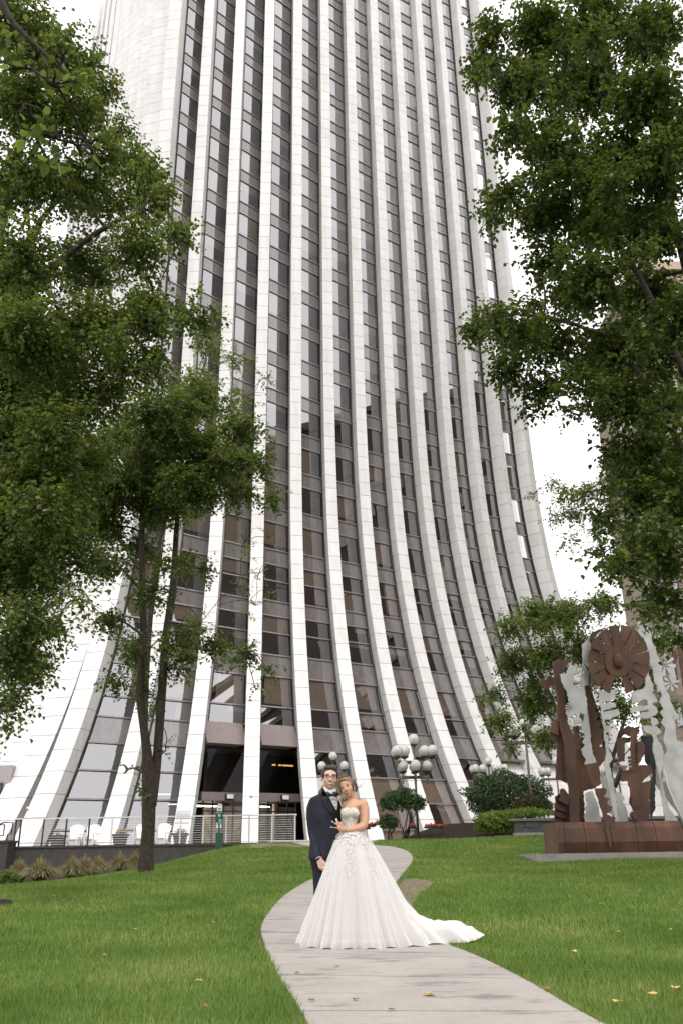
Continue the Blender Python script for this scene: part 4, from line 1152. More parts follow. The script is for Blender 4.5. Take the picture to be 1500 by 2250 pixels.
shrub('low_evergreen', 'low dark evergreen beside the red flowers under the round shrub', 853, 1806, 20, 16, 39.6, M_LEAF_D, 1400, 0.08)
shrub('wide_shrub', 'widest dark green shrub before the white tower base', 1112, 1748, 92, 50, 43.0, M_LEAF_D, 13000, 0.11, depth=0.7)
M_LEAF_R = mat_leaf('barberry_leaf', [(0.055, 0.03, 0.018), (0.075, 0.05, 0.02), (0.04, 0.055, 0.018)], 0.25)
shrub('barberry', 'small reddish shrub beneath the lamp pole', 1162, 1772, 32, 22, 39.6, M_LEAF_R, 2600, 0.07)
shrub('boxwood', 'small dark green bush at the end of the block wall', 1196, 1770, 16, 14, 39.2, M_LEAF_D, 1200, 0.07)
M_LEAF_L = mat_leaf('hosta_leaf', [(0.075, 0.125, 0.022), (0.12, 0.19, 0.030), (0.19, 0.25, 0.05)], 0.3)
shrub('hydrangea', 'yellow-green bush spilling before the block wall', 1088, 1806, 44, 21, 38.4, M_LEAF_L, 4200, 0.10)
shrub('hydrangea', 'yellow-green ground cover growing along the top of the block wall', 1160, 1786, 60, 9, 38.9, M_LEAF_L, 2600, 0.08)
shrub('laurel', 'small yellow-green bush in the mulch by the dark pier wall', 14, 1934, 26, 18, 23.5, M_LEAF_C, 1300, 0.075)
def flowers(label, pts, d):
    t = thing('begonia', label, 'flowers', tuple(at(pts[0][0], pts[0][1], d)), 'red flowers in the mulch bed')
    for k, (x, y, r) in enumerate(pts):
        c = at(x, y, d); m = mpp(x, y, d)
        leaf_ball(srg, c - (0, 0, .08), r * m, 160, 0.07, M_LEAF_D, 'foliage', t, (1, .8, .6)); leaf_ball(srg, c, r * m, 110, 0.06, M_FLOWER_R, 'bloom', t, (1, .8, .6))
for i_, (pts, lab) in enumerate((([(815, 1812, 9), (806, 1817, 7)], 'clump of red flowers beside the gown in the mulch bed'), ([(829, 1808, 9)], 'clump of red flowers next to the low evergreen'), ([(905, 1815, 8)], 'clump of red flowers under the stems of the round shrub'), ([(940, 1815, 8), (952, 1814, 9)], 'double clump of red flowers past the tall lamp'), ([(968, 1815, 6)], 'last small clump of red flowers before the white rib'))):
    flowers(lab, pts, 40.0)
# ornamental grass clumps under the terrace wall
M_REED = mat_leaf('fountain_grass', [(0.085, 0.11, 0.035), (0.22, 0.20, 0.09), (0.40, 0.34, 0.19)], 0.25)
def grass_clump(label, px, py, r, h, d, n=1500):
    c = at(px, py, d); c[2] = gz(c[0], d)
    t = thing('fountain_grass', label, 'grass', tuple(c), 'grass clumps below the terrace wall')
    a = srg.uniform(0, 2 * math.pi, n); q = srg.random(n) ** 0.6
    dr = np.stack([np.cos(a), np.sin(a), np.zeros(n)], 1); L = h * srg.uniform(0.7, 1.2, n)
    co = []; w = srg.uniform(0.008, 0.016, n)[:, None]; sd = np.stack([-np.sin(a), np.cos(a), np.zeros(n)], 1)
    for tt_ in (0, 0.4, 0.75, 1.0):
        p = c + dr * (0.10 * q + q * r * 1.25 * tt_ ** 1.3)[:, None] + np.stack([np.zeros(n), np.zeros(n), L * (tt_ - (0.25 + 0.62 * q) * tt_ ** 2.0)], 1)
        co.append(p - sd * w * (1 - 0.8 * tt_)); co.append(p + sd * w * (1 - 0.8 * tt_))
    C_ = np.stack(co, 1).reshape(-1, 3); b = np.arange(n)[:, None] * 8
    Q_ = np.concatenate([b + np.array([[k, k + 1, k + 3, k + 2]]) for k in (0, 2, 4)])
    np_mesh('blade', C_, quad=Q_, mat=M_REED, parent=t)['kind'] = 'stuff'
for (x, y, r, h, d, lab) in ((40, 1925, .52, .95, 28.5, 'fountain grass clump nearest the dark pier wall'), (88, 1925, .62, 1.0, 27.8, 'widest pale fountain grass clump below the railing'), (158, 1915, .55, .95, 29.0, 'fountain grass clump below the planter'), (185, 1912, .5, .95, 29.6, 'fountain grass clump below the white garden chairs'), (215, 1908, .5, .9, 30.5, 'loose fountain grass clump after the chairs'), (262, 1904, .55, .95, 31.5, 'fountain grass clump beside the tree foot'), (296, 1900, .45, .85, 32.0, 'darkest fountain grass clump behind the tree stem')):
    grass_clump(lab, x, y, r, h, d)

# block wall at the right of the lawn
bw = thing('block_wall', 'low charcoal block wall with pale coping behind the sculpture', 'wall', tuple(at(1180, 1838, 37.2)))
bx0 = float(at(1129, 1830, 37.6)[0]); bz = gz(bx0 + 1, 37.6); top = zof(1170, 1800, 37.6)
for r_ in range(2):
    h_ = (top - bz - 0.22) / 2; z_ = bz + 0.12 + h_ * (r_ + 0.5); k_ = 0; x_ = bx0 - (0.22 if r_ % 2 else 0)
    while x_ < bx0 + 13:
        xa = max(x_, bx0); w_ = x_ + 0.62 - xa
        if w_ > 0.1: MB().box((xa + w_ / 2, 37.6 + srg.uniform(-.012, .012), z_), (w_ - 0.014, 0.3, h_ - 0.014)).build('block', M_BLOCK, bw)
        x_ += 0.62
MB().box((bx0 + 6.5, 37.62, (bz + top) / 2), (13, 0.24, top - bz)).build('mortar_core', M_WALL, bw)
MB().box((bx0 + 6.45, 37.58, top - 0.02), (13.2, 0.42, 0.11)).build('coping', M_COPING, bw)
MB().box((bx0 + 6.5, 37.5, bz + 0.0), (13.1, 0.5, 0.26)).build('footing', M_FOOT, bw)

# ------------------------------------------------------------------ tan building beyond the trees
M_TAN = mat_simple('tan_stone', (0.50, 0.40, 0.31), 0.85, noise=0.15, scale=1.2, bump=0.3, bscale=6, island=0.10)
M_TANJ = mat_simple('tan_mortar', (0.30, 0.25, 0.20), 0.9, noise=0.1)
tbd = thing('stone_building', 'tan stone office block rising behind the trees', 'building', (32, 78, 0))
def stone_block(t, x0, x1, y0, y1, h, faces, cell=3.9, courses=True):
    MB().box(((x0 + x1) / 2, (y0 + y1) / 2, h / 2 - 1), (x1 - x0, y1 - y0, h)).build('wall', M_TANJ, t)
    crs = MB(); trng = random.Random(3)
    for fc in faces:
        L = (x1 - x0) if fc == 'south' else (y1 - y0)
        def W(s, o, z): return (x0 + s, y0 - o, z) if fc == 'south' else (x0 - o, y0 + s, z)
        if courses:
            for r_ in range(int(h / 0.9)):
                s_ = 0.0; z_ = -1 + r_ * 0.9
                while s_ < L - 0.3:
                    w_ = min(trng.choice((1.2, 1.6, 2.0)), L - s_)
                    a, b, c, d = W(s_ + .015, .09, z_ + .015), W(s_ + w_ - .015, .09, z_ + .015), W(s_ + w_ - .015, .09, z_ + .885), W(s_ + .015, .09, z_ + .885)
                    if fc == 'west': a, b, c, d = b, a, d, c
                    e = [W(s_ + .015, 0, z_ + .015), W(s_ + w_ - .015, 0, z_ + .015), W(s_ + w_ - .015, 0, z_ + .885), W(s_ + .015, 0, z_ + .885)]
                    if fc == 'west': e = [e[1], e[0], e[3], e[2]]
                    crs.add([a, b, c, d] + e, SLAB_F); s_ += w_
        for fl in range(int((h - 6) / cell)):
            for k in range(int((L - 3) / cell)):
                s_ = 3.0 + k * cell; z_ = 3 + fl * cell
                ax = ((1, 0, 0), (0, 1, 0), (0, 0, 1)) if fc == 'south' else ((0, 1, 0), (1, 0, 0), (0, 0, 1))
                w_ = MB().box(W(s_, 0.10, z_ + 1.0), (1.5, 0.16, 2.1), ax).build('window', M_BRONZE, t)
                q = [W(s_ - .66, .185, z_ + .05), W(s_ + .66, .185, z_ + .05), W(s_ + .66, .185, z_ + 1.95), W(s_ - .66, .185, z_ + 1.95)]
                mesh_obj('pane', q if fc == 'south' else q[::-1], [(0, 1, 2, 3)], M_SPAN, w_)
    if crs.v: tag(crs.build('stone_course', M_TAN, t), kind='stuff')
    MB().box(((x0 + x1) / 2, (y0 + y1) / 2, h - 0.6), (x1 - x0 + 0.8, y1 - y0 + 0.8, 1.0)).build('cornice', M_TAN, t)
stone_block(tbd, float(at(1350, 1183, 92)[0]), float(at(1350, 1183, 92)[0]) + 30, 74.0, 92.0, 58, ('south', 'west'))
# the building across the street, outside the picture: the tower's lower windows mirror it
opp = thing('brick_building', 'brown building across the street, mirrored in the lower windows of the tower', 'building', (62, 34, 0))
M_TAN_KEEP, M_TANJ_KEEP = M_TAN, M_TANJ
M_TANJ = mat_simple('brown_brick', (0.10, 0.075, 0.062), 0.9, noise=0.2, scale=3); M_TAN = mat_simple('brown_trim', (0.16, 0.13, 0.11), 0.9)
stone_block(opp, 46, 64, 38, 84, 64, ('west',), cell=4.2, courses=False)
M_TAN, M_TANJ = M_TAN_KEEP, M_TANJ_KEEP
# low white wing seen at the far left edge
wing = thing('low_wing', 'low grey wing with a dark window at the tower foot', 'building', (float(at(-60, 1800, 50)[0]), 50, TERR_Z))
wx = float(at(26, 1700, 50)[0])
MB().box((wx - 6, 53, 2.8), (12, 6, 4.6)).build('wall', M_ALU, wing)
fw_ = MB().box((wx - 1.6, 49.95, 3.1), (2.4, 0.14, 2.1)).build('window', M_BRONZE, wing)
mesh_obj('pane', [(wx - 2.7, 49.86, 2.2), (wx - .5, 49.86, 2.2), (wx - .5, 49.86, 4.0), (wx - 2.7, 49.86, 4.0)], [(0, 1, 2, 3)], M_SPAN, fw_)

# ------------------------------------------------------------------ the steel sculpture
def mat_corten():
    m, nt, b = new_mat('weathering_steel')
    tc = N(nt, 'ShaderNodeTexCoord'); mp = N(nt, 'ShaderNodeMapping'); mp.inputs['Scale'].default_value = (1, 1, 0.35)
    nz = N(nt, 'ShaderNodeTexNoise', i_Scale=2.2, i_Detail=9.0, i_Roughness=0.7); n2 = N(nt, 'ShaderNodeTexNoise', i_Scale=30.0, i_Detail=4.0)
    nt.links.new(tc.outputs['Object'], mp.inputs[0]); nt.links.new(mp.outputs[0], nz.inputs['Vector']); nt.links.new(tc.outputs['Object'], n2.inputs['Vector'])
    rp = ramp(nt, [(0.28, (0.044, 0.024, 0.019)), (0.5, (0.095, 0.043, 0.027)), (0.72, (0.175, 0.078, 0.041))]); nt.links.new(nz.outputs['Fac'], rp.inputs[0])
    nt.links.new(rp.outputs[0], b.inputs['Base Color']); b.inputs['Roughness'].default_value = 0.62; b.inputs['Metallic'].default_value = 0.15
    bp = N(nt, 'ShaderNodeBump', i_Strength=0.2, i_Distance=0.01); nt.links.new(n2.outputs['Fac'], bp.inputs['Height']); nt.links.new(bp.outputs[0], b.inputs['Normal'])
    return m
def mat_brushed():
    m, nt, b = new_mat('brushed_stainless')
    tc = N(nt, 'ShaderNodeTexCoord'); nz = N(nt, 'ShaderNodeTexNoise', i_Scale=2.5, i_Detail=6.0); nt.links.new(tc.outputs['Object'], nz.inputs['Vector'])
    rp = ramp(nt, [(0.3, (0.33, 0.32, 0.31)), (0.7, (0.50, 0.485, 0.475))]); nt.links.new(nz.outputs['Fac'], rp.inputs[0]); nt.links.new(rp.outputs[0], b.inputs['Base Color'])
    b.inputs['Metallic'].default_value = 0.55; b.inputs['Roughness'].default_value = 0.48
    return m
M_CORTEN = mat_corten(); M_BRUSH = mat_brushed()
DSC = float(on_ground(1300, 1890)[1]) + 0.7
sc_base = on_ground(1340, 1884)
sculp = thing('steel_sculpture', 'tall sculpture of rusted and brushed steel plates with a slotted wheel', 'sculpture', tuple(sc_base))
jrng = random.Random(12)
def zc(x, y): return (1160 + x / 3.879, 1340 + y / 3.879)
def plate(pts, d, mat, th=0.045, name='plate', raw=False, tilt=0.0):
    """outline in the zoomed photo's pixels, standing at distance d, given its real thickness"""
    if name in ('plate', 'column_plate', 'pylon', 'blade_plate') and not raw:
        q_ = []
        for (xa, ya), (xb, yb) in zip(pts, pts[1:] + pts[:1]):
            q_.append((xa, ya)); L_ = math.hypot(xb - xa, yb - ya); n_ = int(L_ / 20)
            for k_ in range(1, n_):
                t_ = (k_ + jrng.uniform(-.25, .25)) / n_; o_ = jrng.uniform(-5.0, 5.0)
                q_.append((xa + (xb - xa) * t_ - (yb - ya) / L_ * o_, ya + (yb - ya) * t_ + (xb - xa) / L_ * o_))
        pts = q_
    pts = [zc(*p) for p in pts] if not raw else pts
    bm = bmesh.new(); xm = sum(p[0] for p in pts) / len(pts)
    vs_ = [bm.verts.new(tuple(at(x, y, d + tilt * (x - xm)))) for x, y in pts]
    f = bm.faces.new(vs_)
    bmesh.ops.recalc_face_normals(bm, faces=bm.faces)
    if f.normal.y > 0: f.normal_flip()
    r = bmesh.ops.extrude_face_region(bm, geom=[f])
    bmesh.ops.translate(bm, verts=[g for g in r['geom'] if isinstance(g, bmesh.types.BMVert)], vec=(0, th, 0))
    bmesh.ops.recalc_face_normals(bm, faces=bm.faces)
    bmesh.ops.triangulate(bm, faces=[g for g in bm.faces if len(g.verts) > 4])
    me = bpy.data.meshes.new(name); bm.to_mesh(me); bm.free()
    return link_mesh(name, me, mat, sculp)
d = DSC
# concrete plinth and the box base made of steel sections
s0 = on_ground(1176, 1889); z_p = gz(s0[0] + 1, d)
x0_, x1_ = float(at(1176, 1888, d - 0.7)[0]), float(at(1620, 1888, d - 0.7)[0])
MB().box(((x0_ + x1_) / 2, d + 0.6, z_p - 0.06), (x1_ - x0_, 2.7, 0.36)).build('plinth', M_FOOT, sculp)
zt_ = float(at(1300, 1806, d - 0.3)[2]); zb_ = z_p + 0.12
xs_ = [float(at(x, 1840, d - 0.3)[0]) for x in (1220.5, 1238, 1283, 1340, 1396, 1438, 1500, 1560, 1610)]
for a, b in zip(xs_[:-1], xs_[1:]):
    pr = [(-0.34, 0), (-0.42, 0.35 * (zt_ - zb_)), (-0.38, 0.8 * (zt_ - zb_)), (-0.30, zt_ - zb_)]
    V = []
    for x in (a + 0.006, b - 0.006):
        V += [(x, d + o, zb_ + h) for o, h in pr] + [(x, d + 1.1, zt_), (x, d + 1.1, zb_)]
    MB().add(V, [tuple(range(5, -1, -1)), tuple(range(6, 12))] + [(i, (i + 1) % 6, 6 + (i + 1) % 6, 6 + i) for i in range(6)]).build('base_section', M_CORTEN, sculp)
MB().box(((x0_ + x1_) / 2 + 0.4, d + 0.1, zb_ - 0.02), (x1_ - x0_ - 0.9, 1.5, 0.05)).build('base_flange', M_CORTEN, sculp)
# left rust pylon and its curled fins
plate([(208, 440), (255, 412), (290, 425), (300, 640), (330, 930), (385, 1100), (400, 1250), (430, 1500), (440, 1840), (350, 1840), (345, 1500), (320, 1400), (310, 1180), (250, 900), (245, 720), (215, 520)], d + 0.05, M_CORTEN, 0.10, 'pylon')
plate([(290, 430), (360, 425), (330, 470), (300, 520)], d + 0.5, M_CORTEN, 0.05)
plate([(245, 880), (320, 930), (350, 1200), (345, 1480), (230, 1440), (240, 1300), (245, 1100)], d + 0.25, M_CORTEN, 0.05)
plate([(385, 1000), (430, 990), (440, 1090), (480, 1090), (500, 1320), (540, 1400), (560, 1520), (470, 1545), (480, 1700), (470, 1840), (400, 1840), (395, 1500), (400, 1250)], d + 0.3, M_CORTEN, 0.05)
for k, (x, y) in enumerate(((225, 1000), (215, 1060))):
    plate([(x + 30, y - 70), (x + 5, y - 60), (x - 25, y - 30), (x - 40, y + 20), (x - 20, y + 50), (x + 5, y + 60), (x + 30, y + 70)], d + 0.1 + k * 0.12, M_CORTEN, 0.03, 'curled_fin')
for k, (x0s, x1s, y0s) in enumerate(((265, 345, 1520), (225, 345, 1580), (220, 350, 1640), (215, 350, 1700), (250, 350, 1560))):
    plate([(x1s, y0s + 60), (x0s + 45, y0s + 10), (x0s + 25, y0s), (x0s, y0s + 12), (x0s + 8, y0s + 70), (x0s - 10, y0s + 100), (x0s + 40, y0s + 130), (x1s, y0s + 150)], d - 0.10 + k * 0.09, M_CORTEN, 0.03, 'curled_fin', tilt=0.01)
plate([(95, 610), (130, 580), (150, 600), (170, 560), (235, 575), (235, 650), (180, 655), (160, 680), (140, 655), (110, 655)], d + 0.55, M_CORTEN, 0.04)
# left brushed plates: stepped totem and the tall stem with its ragged edge
plate([(345, 465), (408, 488), (385, 560), (385, 640), (420, 660), (455, 680), (500, 760), (500, 890), (470, 890), (440, 870), (430, 915), (400, 885), (370, 905), (345, 922), (315, 870), (360, 850), (325, 690), (300, 660), (265, 548), (325, 540)], d - 0.22, M_BRUSH, 0.03)
plate([(372, 925), (425, 905), (455, 950), (395, 980)], d - 0.25, M_BRUSH, 0.03)
for k in range(6):
    a = math.radians(150 + k * 26); cx, cy = 375, 835
    plate([(cx, cy), (cx + 62 * math.cos(a) - 7 * math.sin(a), cy + 62 * math.sin(a) * .9 + 7 * math.cos(a)), (cx + 62 * math.cos(a) + 7 * math.sin(a), cy + 62 * math.sin(a) * .9 - 7 * math.cos(a))], d - 0.28 - k * 0.012, M_BRUSH, 0.02, 'petal')
for k in range(5):
    a = math.radians(200 + k * 34); cx, cy = 425, 550
    plate([(cx, cy), (cx + 55 * math.cos(a) - 8 * math.sin(a), cy + 55 * math.sin(a) + 8 * math.cos(a)), (cx + 55 * math.cos(a) + 8 * math.sin(a), cy + 55 * math.sin(a) - 8 * math.cos(a))], d - 0.2 - k * 0.012, M_BRUSH, 0.02, 'petal')
plate([(460, 290), (520, 245), (545, 380), (560, 450), (605, 600), (530, 630), (478, 640), (490, 780), (520, 1000), (545, 1220), (588, 1310), (474, 1318), (490, 1280), (445, 1190), (480, 1150), (455, 1130), (490, 1080), (440, 990), (470, 940), (478, 900), (470, 700), (445, 640), (462, 600), (440, 510), (458, 470)], d + 0.15, M_BRUSH, 0.035)
plate([(470, 455), (515, 495), (545, 505), (555, 465), (558, 510), (530, 560), (528, 640), (515, 655), (510, 575), (525, 525), (500, 510)], d + 0.02, M_CORTEN, 0.03, 'horn')
plate([(480, 640), (520, 660), (540, 780), (575, 800), (560, 860), (600, 880), (570, 950), (625, 935), (600, 1010), (640, 1015), (620, 1090), (640, 1110), (600, 1170), (655, 1190), (650, 1280), (560, 1300), (540, 1200), (520, 1000), (495, 780)], d + 0.4, M_CORTEN, 0.04)
# wheel: thirteen blades with slots between, hub in the middle
wc = (772, 432)
for k in range(14):
    ac = 118 + k * 23.7; a0_ = math.radians(ac - 11.5); a1_ = math.radians(ac + 11.5)
    o = lambda r, a: (wc[0] + r * math.cos(a), wc[1] + r * 1.16 * math.sin(a))
    ro = 262 if k not in (0, 13) else 250
    cut = 0.02
    pts = [o(85, a0_), o(120, a0_), o(ro * .62, a0_ + cut), o(ro, a0_ + cut), o(ro * 1.005, math.radians(ac)), o(ro * 0.985, a1_ - cut * .5), o(ro * .62, a1_ - cut * .5), o(120, a1_), o(85, a1_)]
    plate(pts, d - 0.15 + 0.04 * (k % 2), M_CORTEN, 0.03, 'wheel_blade', tilt=0.0014 if k % 3 else -0.0014)
hubp = [zc(wc[0] + 122 * math.cos(t), wc[1] + 140 * math.sin(t)) for t in np.linspace(0, 2 * math.pi, 21)[:-1]]
plate(hubp, d - 0.17, M_CORTEN, 0.05, 'wheel_disc', raw=True)
hc_ = at(*zc(766, 436), d - 0.22); MB().sphere(hc_, 0.155, 16, 10, (0.8, 0.7, 1.35)).build('hub', M_CORTEN, sculp, True)
plate([(525, 215), (545, 190), (650, 150), (640, 165), (560, 235), (545, 262), (530, 245)], d + 0.0, M_CORTEN, 0.04, 'rim_plate')
# the pair of winged columns
plate([(585, 620), (600, 612), (612, 690), (740, 675), (735, 720), (742, 760), (700, 775), (628, 785), (628, 800), (700, 795), (745, 800), (745, 830), (690, 845), (635, 860), (640, 870), (700, 858), (765, 840), (782, 885), (760, 905), (700, 920), (645, 935), (652, 990), (690, 985), (708, 1015), (690, 1045), (660, 1045), (672, 1130), (690, 1200), (705, 1225), (720, 1270), (690, 1310), (710, 1400), (735, 1540), (775, 1820), (740, 1820), (640, 1310), (660, 1230), (640, 1000), (610, 800)], d - 0.12, M_BRUSH, 0.035, 'column_plate')
plate([(835, 645), (895, 628), (930, 645), (935, 662), (850, 678)], d - 0.05, M_BRUSH, 0.03)
plate([(970, 490), (1020, 488), (1025, 560), (1055, 620), (1072, 690), (1050, 700), (1080, 740), (1102, 785), (1050, 795), (1095, 830), (1105, 870), (1080, 900), (1045, 905), (1100, 935), (1110, 965), (1070, 985), (1110, 1010), (1132, 1045), (1085, 1070), (1110, 1120), (1140, 1160), (1150, 1240), (1130, 1400), (1150, 1520), (1200, 1700), (1280, 1800), (1165, 1800), (1120, 1500), (1095, 1330), (1060, 1200), (1065, 1100), (1045, 1060), (990, 1040), (970, 985), (1030, 985), (1055, 1000), (1040, 915), (985, 925), (925, 905), (975, 868), (1035, 865), (1010, 850), (940, 862), (872, 878), (880, 830), (940, 815), (1020, 815), (1015, 770), (985, 760), (940, 790), (880, 800), (885, 730), (872, 705), (980, 670), (1000, 640), (990, 560)], d - 0.05, M_BRUSH, 0.035, 'column_plate')
plate([(930, 100), (1005, 98), (1040, 190), (1050, 260), (1075, 320), (1115, 420), (1135, 490), (1145, 600), (1180, 700), (1215, 790), (1285, 910), (1245, 945), (1230, 900), (1255, 1020), (1265, 1110), (1319, 1130), (1400, 1150), (1410, 1800), (1300, 1800), (1160, 1430), (1120, 1300), (1180, 1200), (1150, 1100), (1165, 1010), (1130, 960), (1150, 920), (1120, 870), (1150, 840), (1115, 790), (1140, 730), (1125, 690), (1105, 650), (1070, 610), (1062, 520), (1040, 470), (1000, 330), (975, 260), (935, 195), (930, 170), (960, 150), (932, 145)], d + 0.25, M_BRUSH, 0.035, 'column_plate')
for (cx, cy, r, n, a0d) in ((1085, 190, 52, 5, -80), (1160, 470, 95, 6, -85), (1215, 620, 72, 8, -100), (1240, 230, 50, 5, -60)):
    for k in range(n):
        a = math.radians(a0d + k * (360 / max(n, 8))); wd = 16 if r > 80 else 11
        dx_, dy_ = math.cos(a), math.sin(a)
        plate([(cx + dx_ * 8, cy + dy_ * 8), (cx + dx_ * r * .7 - dy_ * wd, cy + dy_ * r * .7 + dx_ * wd), (cx + dx_ * r - dy_ * wd * .8, cy + dy_ * r + dx_ * wd * .8), (cx + dx_ * r + dy_ * wd * .8, cy + dy_ * r - dx_ * wd * .8), (cx + dx_ * r * .7 + dy_ * wd, cy + dy_ * r * .7 - dx_ * wd)], d + 0.3 + 0.03 * (k % 2), M_BRUSH, 0.02, 'petal')
plate([(1225, 350), (1262, 345), (1275, 400), (1262, 450), (1235, 465), (1215, 420)], d + 0.6, M_CORTEN, 0.03)
plate([(1268, 290), (1330, 250), (1420, 280), (1440, 700), (1330, 690), (1300, 540)], d + 0.75, M_CORTEN, 0.05)
# lower inner plates
plate([(480, 1325), (655, 1280), (600, 1340), (620, 1480), (565, 1525), (640, 1515), (672, 1540), (640, 1590), (690, 1610), (670, 1650), (715, 1680), (700, 1720), (660, 1740), (750, 1775), (720, 1800), (680, 1850), (712, 2030), (690, 2010), (620, 1700), (560, 1520)], d - 0.48, M_CORTEN, 0.03, 'blade_plate')
plate([(490, 1560), (545, 1545), (600, 1680), (625, 1830), (485, 1820), (470, 1760), (495, 1720), (475, 1690), (505, 1650), (485, 1620)], d + 0.1, M_BRUSH, 0.03)
plate([(740, 1545), (785, 1560), (820, 1610), (800, 1640), (830, 1680), (848, 1740), (850, 1800), (775, 1815), (760, 1700)], d + 0.12, M_BRUSH, 0.03)
plate([(610, 1420), (640, 1390), (665, 1470), (700, 1600), (735, 1740), (690, 1740), (640, 1560)], d + 0.3, M_BRUSH, 0.03)
plate([(750, 1090), (865, 1085), (865, 1130), (820, 1130), (822, 1290), (770, 1300), (755, 1200)], d + 0.2, M_CORTEN, 0.04)
plate([(865, 1010), (925, 1020), (930, 1200), (940, 1330), (985, 1320), (1040, 1320), (1060, 1390), (990, 1440), (960, 1480), (1050, 1450), (1035, 1520), (1030, 1640), (1045, 1700), (1020, 1800), (940, 1820), (860, 1640), (870, 1560), (850, 1460), (790, 1460), (800, 1370), (880, 1360), (870, 1150)], d + 0.05, M_CORTEN, 0.05)
plate([(960, 1080), (1062, 1075), (1065, 1200), (1085, 1330), (1080, 1700), (1040, 1790), (1030, 1500), (1060, 1390), (1000, 1300), (985, 1200)], d + 0.45, M_DARKMETAL, 0.05)
plate([(930, 1120), (975, 1125), (995, 1200), (960, 1290), (925, 1330)], d - 0.06, M_CORTEN, 0.03)
for k in range(4):
    for (bx2, by2) in ((850, 1250), (870, 1560)):
        plate([(bx2 + k * 3, by2 + k * 30), (bx2 + 58 + k * 3, by2 - 10 + k * 30), (bx2 + 66 + k * 3, by2 + 12 + k * 30), (bx2 + 6 + k * 3, by2 + 24 + k * 30)], d - 0.12 - 0.02 * (k % 2), M_CORTEN, 0.07, 'pleat')
for k in range(5):
    plate([(862 + k * 22, 1745 - k * 2 + (k % 2) * 6), (884 + k * 22, 1715 - k * 2), (925 + k * 12, 1780 - k * 14), (905 + k * 12, 1805 - k * 14)], d - 0.35 - 0.03 * (k % 2), M_CORTEN, 0.06, 'pleat')
MB().tube([at(*zc(735, 1505), d + .5), at(*zc(790, 1370), d + .6)], 0.07, 8).build('bar', M_DARKMETAL, sculp)
plate([(1140, 1330), (1150, 1345), (1165, 1430), (1180, 1465), (1135, 1465), (1150, 1420)], d - 0.32, M_BRUSH, 0.02)
MB().tube([at(*zc(1148, 1340), d - .3), at(*zc(1185, 1500), d - .32), at(*zc(1240, 1640), d - .36), at(*zc(1290, 1740), d - .4), at(*zc(1325, 1850), d - .42)], 0.03, 8).build('bar', M_BRUSH, sculp, True)
plate([(780, 1000), (800, 985), (815, 1010), (850, 990), (900, 1005), (950, 985), (940, 1060), (900, 1040), (860, 1080), (820, 1060), (790, 1090)], d + 0.5, M_CORTEN, 0.03)

# ------------------------------------------------------------------ grass blades and fallen leaves
M_BLADE = mat_leaf('grass_blade', [(0.066, 0.142, 0.024), (0.124, 0.215, 0.040), (0.22, 0.28, 0.080)], 0.35, 0.6)
def patchy(m):
    nt = m.node_tree; b = nt.nodes['Principled BSDF']; src = b.inputs['Base Color'].links[0].from_socket
    tc = N(nt, 'ShaderNodeTexCoord'); n1 = N(nt, 'ShaderNodeTexNoise', i_Scale=0.5, i_Detail=3.0, i_Roughness=0.6); nt.links.new(tc.outputs['Object'], n1.inputs['Vector'])
    r1 = ramp(nt, [(0.32, (0.50, 0.62, 0.50)), (0.47, (0.95, 0.97, 1.0)), (0.58, (1.30, 1.14, 1.25)), (0.70, (2.0, 1.42, 2.1))]); nt.links.new(n1.outputs['Fac'], r1.inputs[0])
    mx = N(nt, 'ShaderNodeMix', data_type='RGBA', blend_type='MULTIPLY'); mx.inputs[0].default_value = 1
    nt.links.new(src, mx.inputs[6]); nt.links.new(r1.outputs[0], mx.inputs[7]); nt.links.new(mx.outputs[2], b.inputs['Base Color'])
patchy(M_BLADE)
def grass():
    g = np.random.default_rng(31)
    out = []
    n = 430000
    y = 4.4 * np.exp(g.random(n) * math.log(39.0 / 4.4)); x = (g.random(n) * 2 - 1) * y * 0.56    # even density as seen from the walk
    keep = np.ones(n, bool)
    for p in NOGRASS: keep &= ~(in_poly(p, x, y) & ((g.random(n) < 0.72) if (p is SOIL_P1 or p is SOIL_P2) else True))
    keep &= ~((y > 36.0) & (x < 2)) & ~((y > 37.2) & (x > 7))
    x, y = x[keep], y[keep]; out.append((x, y, 0.056 + 0.0004 * y, 0.0009 + 0.00036 * y))
    # fringe along the path edges, a little longer
    for S in (SL, SR):
        for a, b in zip(S[:-1], S[1:]):
            L = np.linalg.norm(b - a); m = int(L * 260); t = g.random(m)
            c = (np.array([0, 0, 0]) + sum(SL[k] + SR[k] for k in (0,)) * 0)
            p = a + (b - a) * t[:, None]; o = g.normal(size=(m, 2)) * 0.05
            out.append((p[:, 0] + o[:, 0], p[:, 1] + o[:, 1], np.full(m, 0.065), np.full(m, 0.005)))
    x = np.concatenate([o[0] for o in out]); y = np.concatenate([o[1] for o in out]); h = np.concatenate([o[2] for o in out]); w = np.concatenate([o[3] for o in out])
    keep = ~in_poly(PATH_POLY, x, y); x, y, h, w = x[keep], y[keep], h[keep], w[keep]
    n = len(x); z = ground_z(x, y)
    patch = np.sin(x * 1.7 + 0.6 * np.sin(y * 1.1)) * np.cos(y * 1.3 + np.sin(x * 0.7)); h = h * g.uniform(0.55, 1.25, n) * (1 + 0.25 * patch)
    a = g.random(n) * 2 * math.pi; ln = g.uniform(0.2, 0.9, n) * h
    base = np.stack([x, y, z - 0.004], 1); tip = base + np.stack([np.cos(a) * ln, np.sin(a) * ln, h], 1)
    sd = np.stack([np.cos(a + 1.57 + g.normal(size=n) * .6), np.sin(a + 1.57), np.zeros(n)], 1) * w[:, None]
    co = np.stack([base - sd, base + sd, tip], 1).reshape(-1, 3)
    o = np_mesh('grass', co, tri=np.arange(n * 3).reshape(-1, 3), mat=M_BLADE)
    tag(o, 'mown green grass blades covering the lawn', 'grass', kind='stuff')
    return n
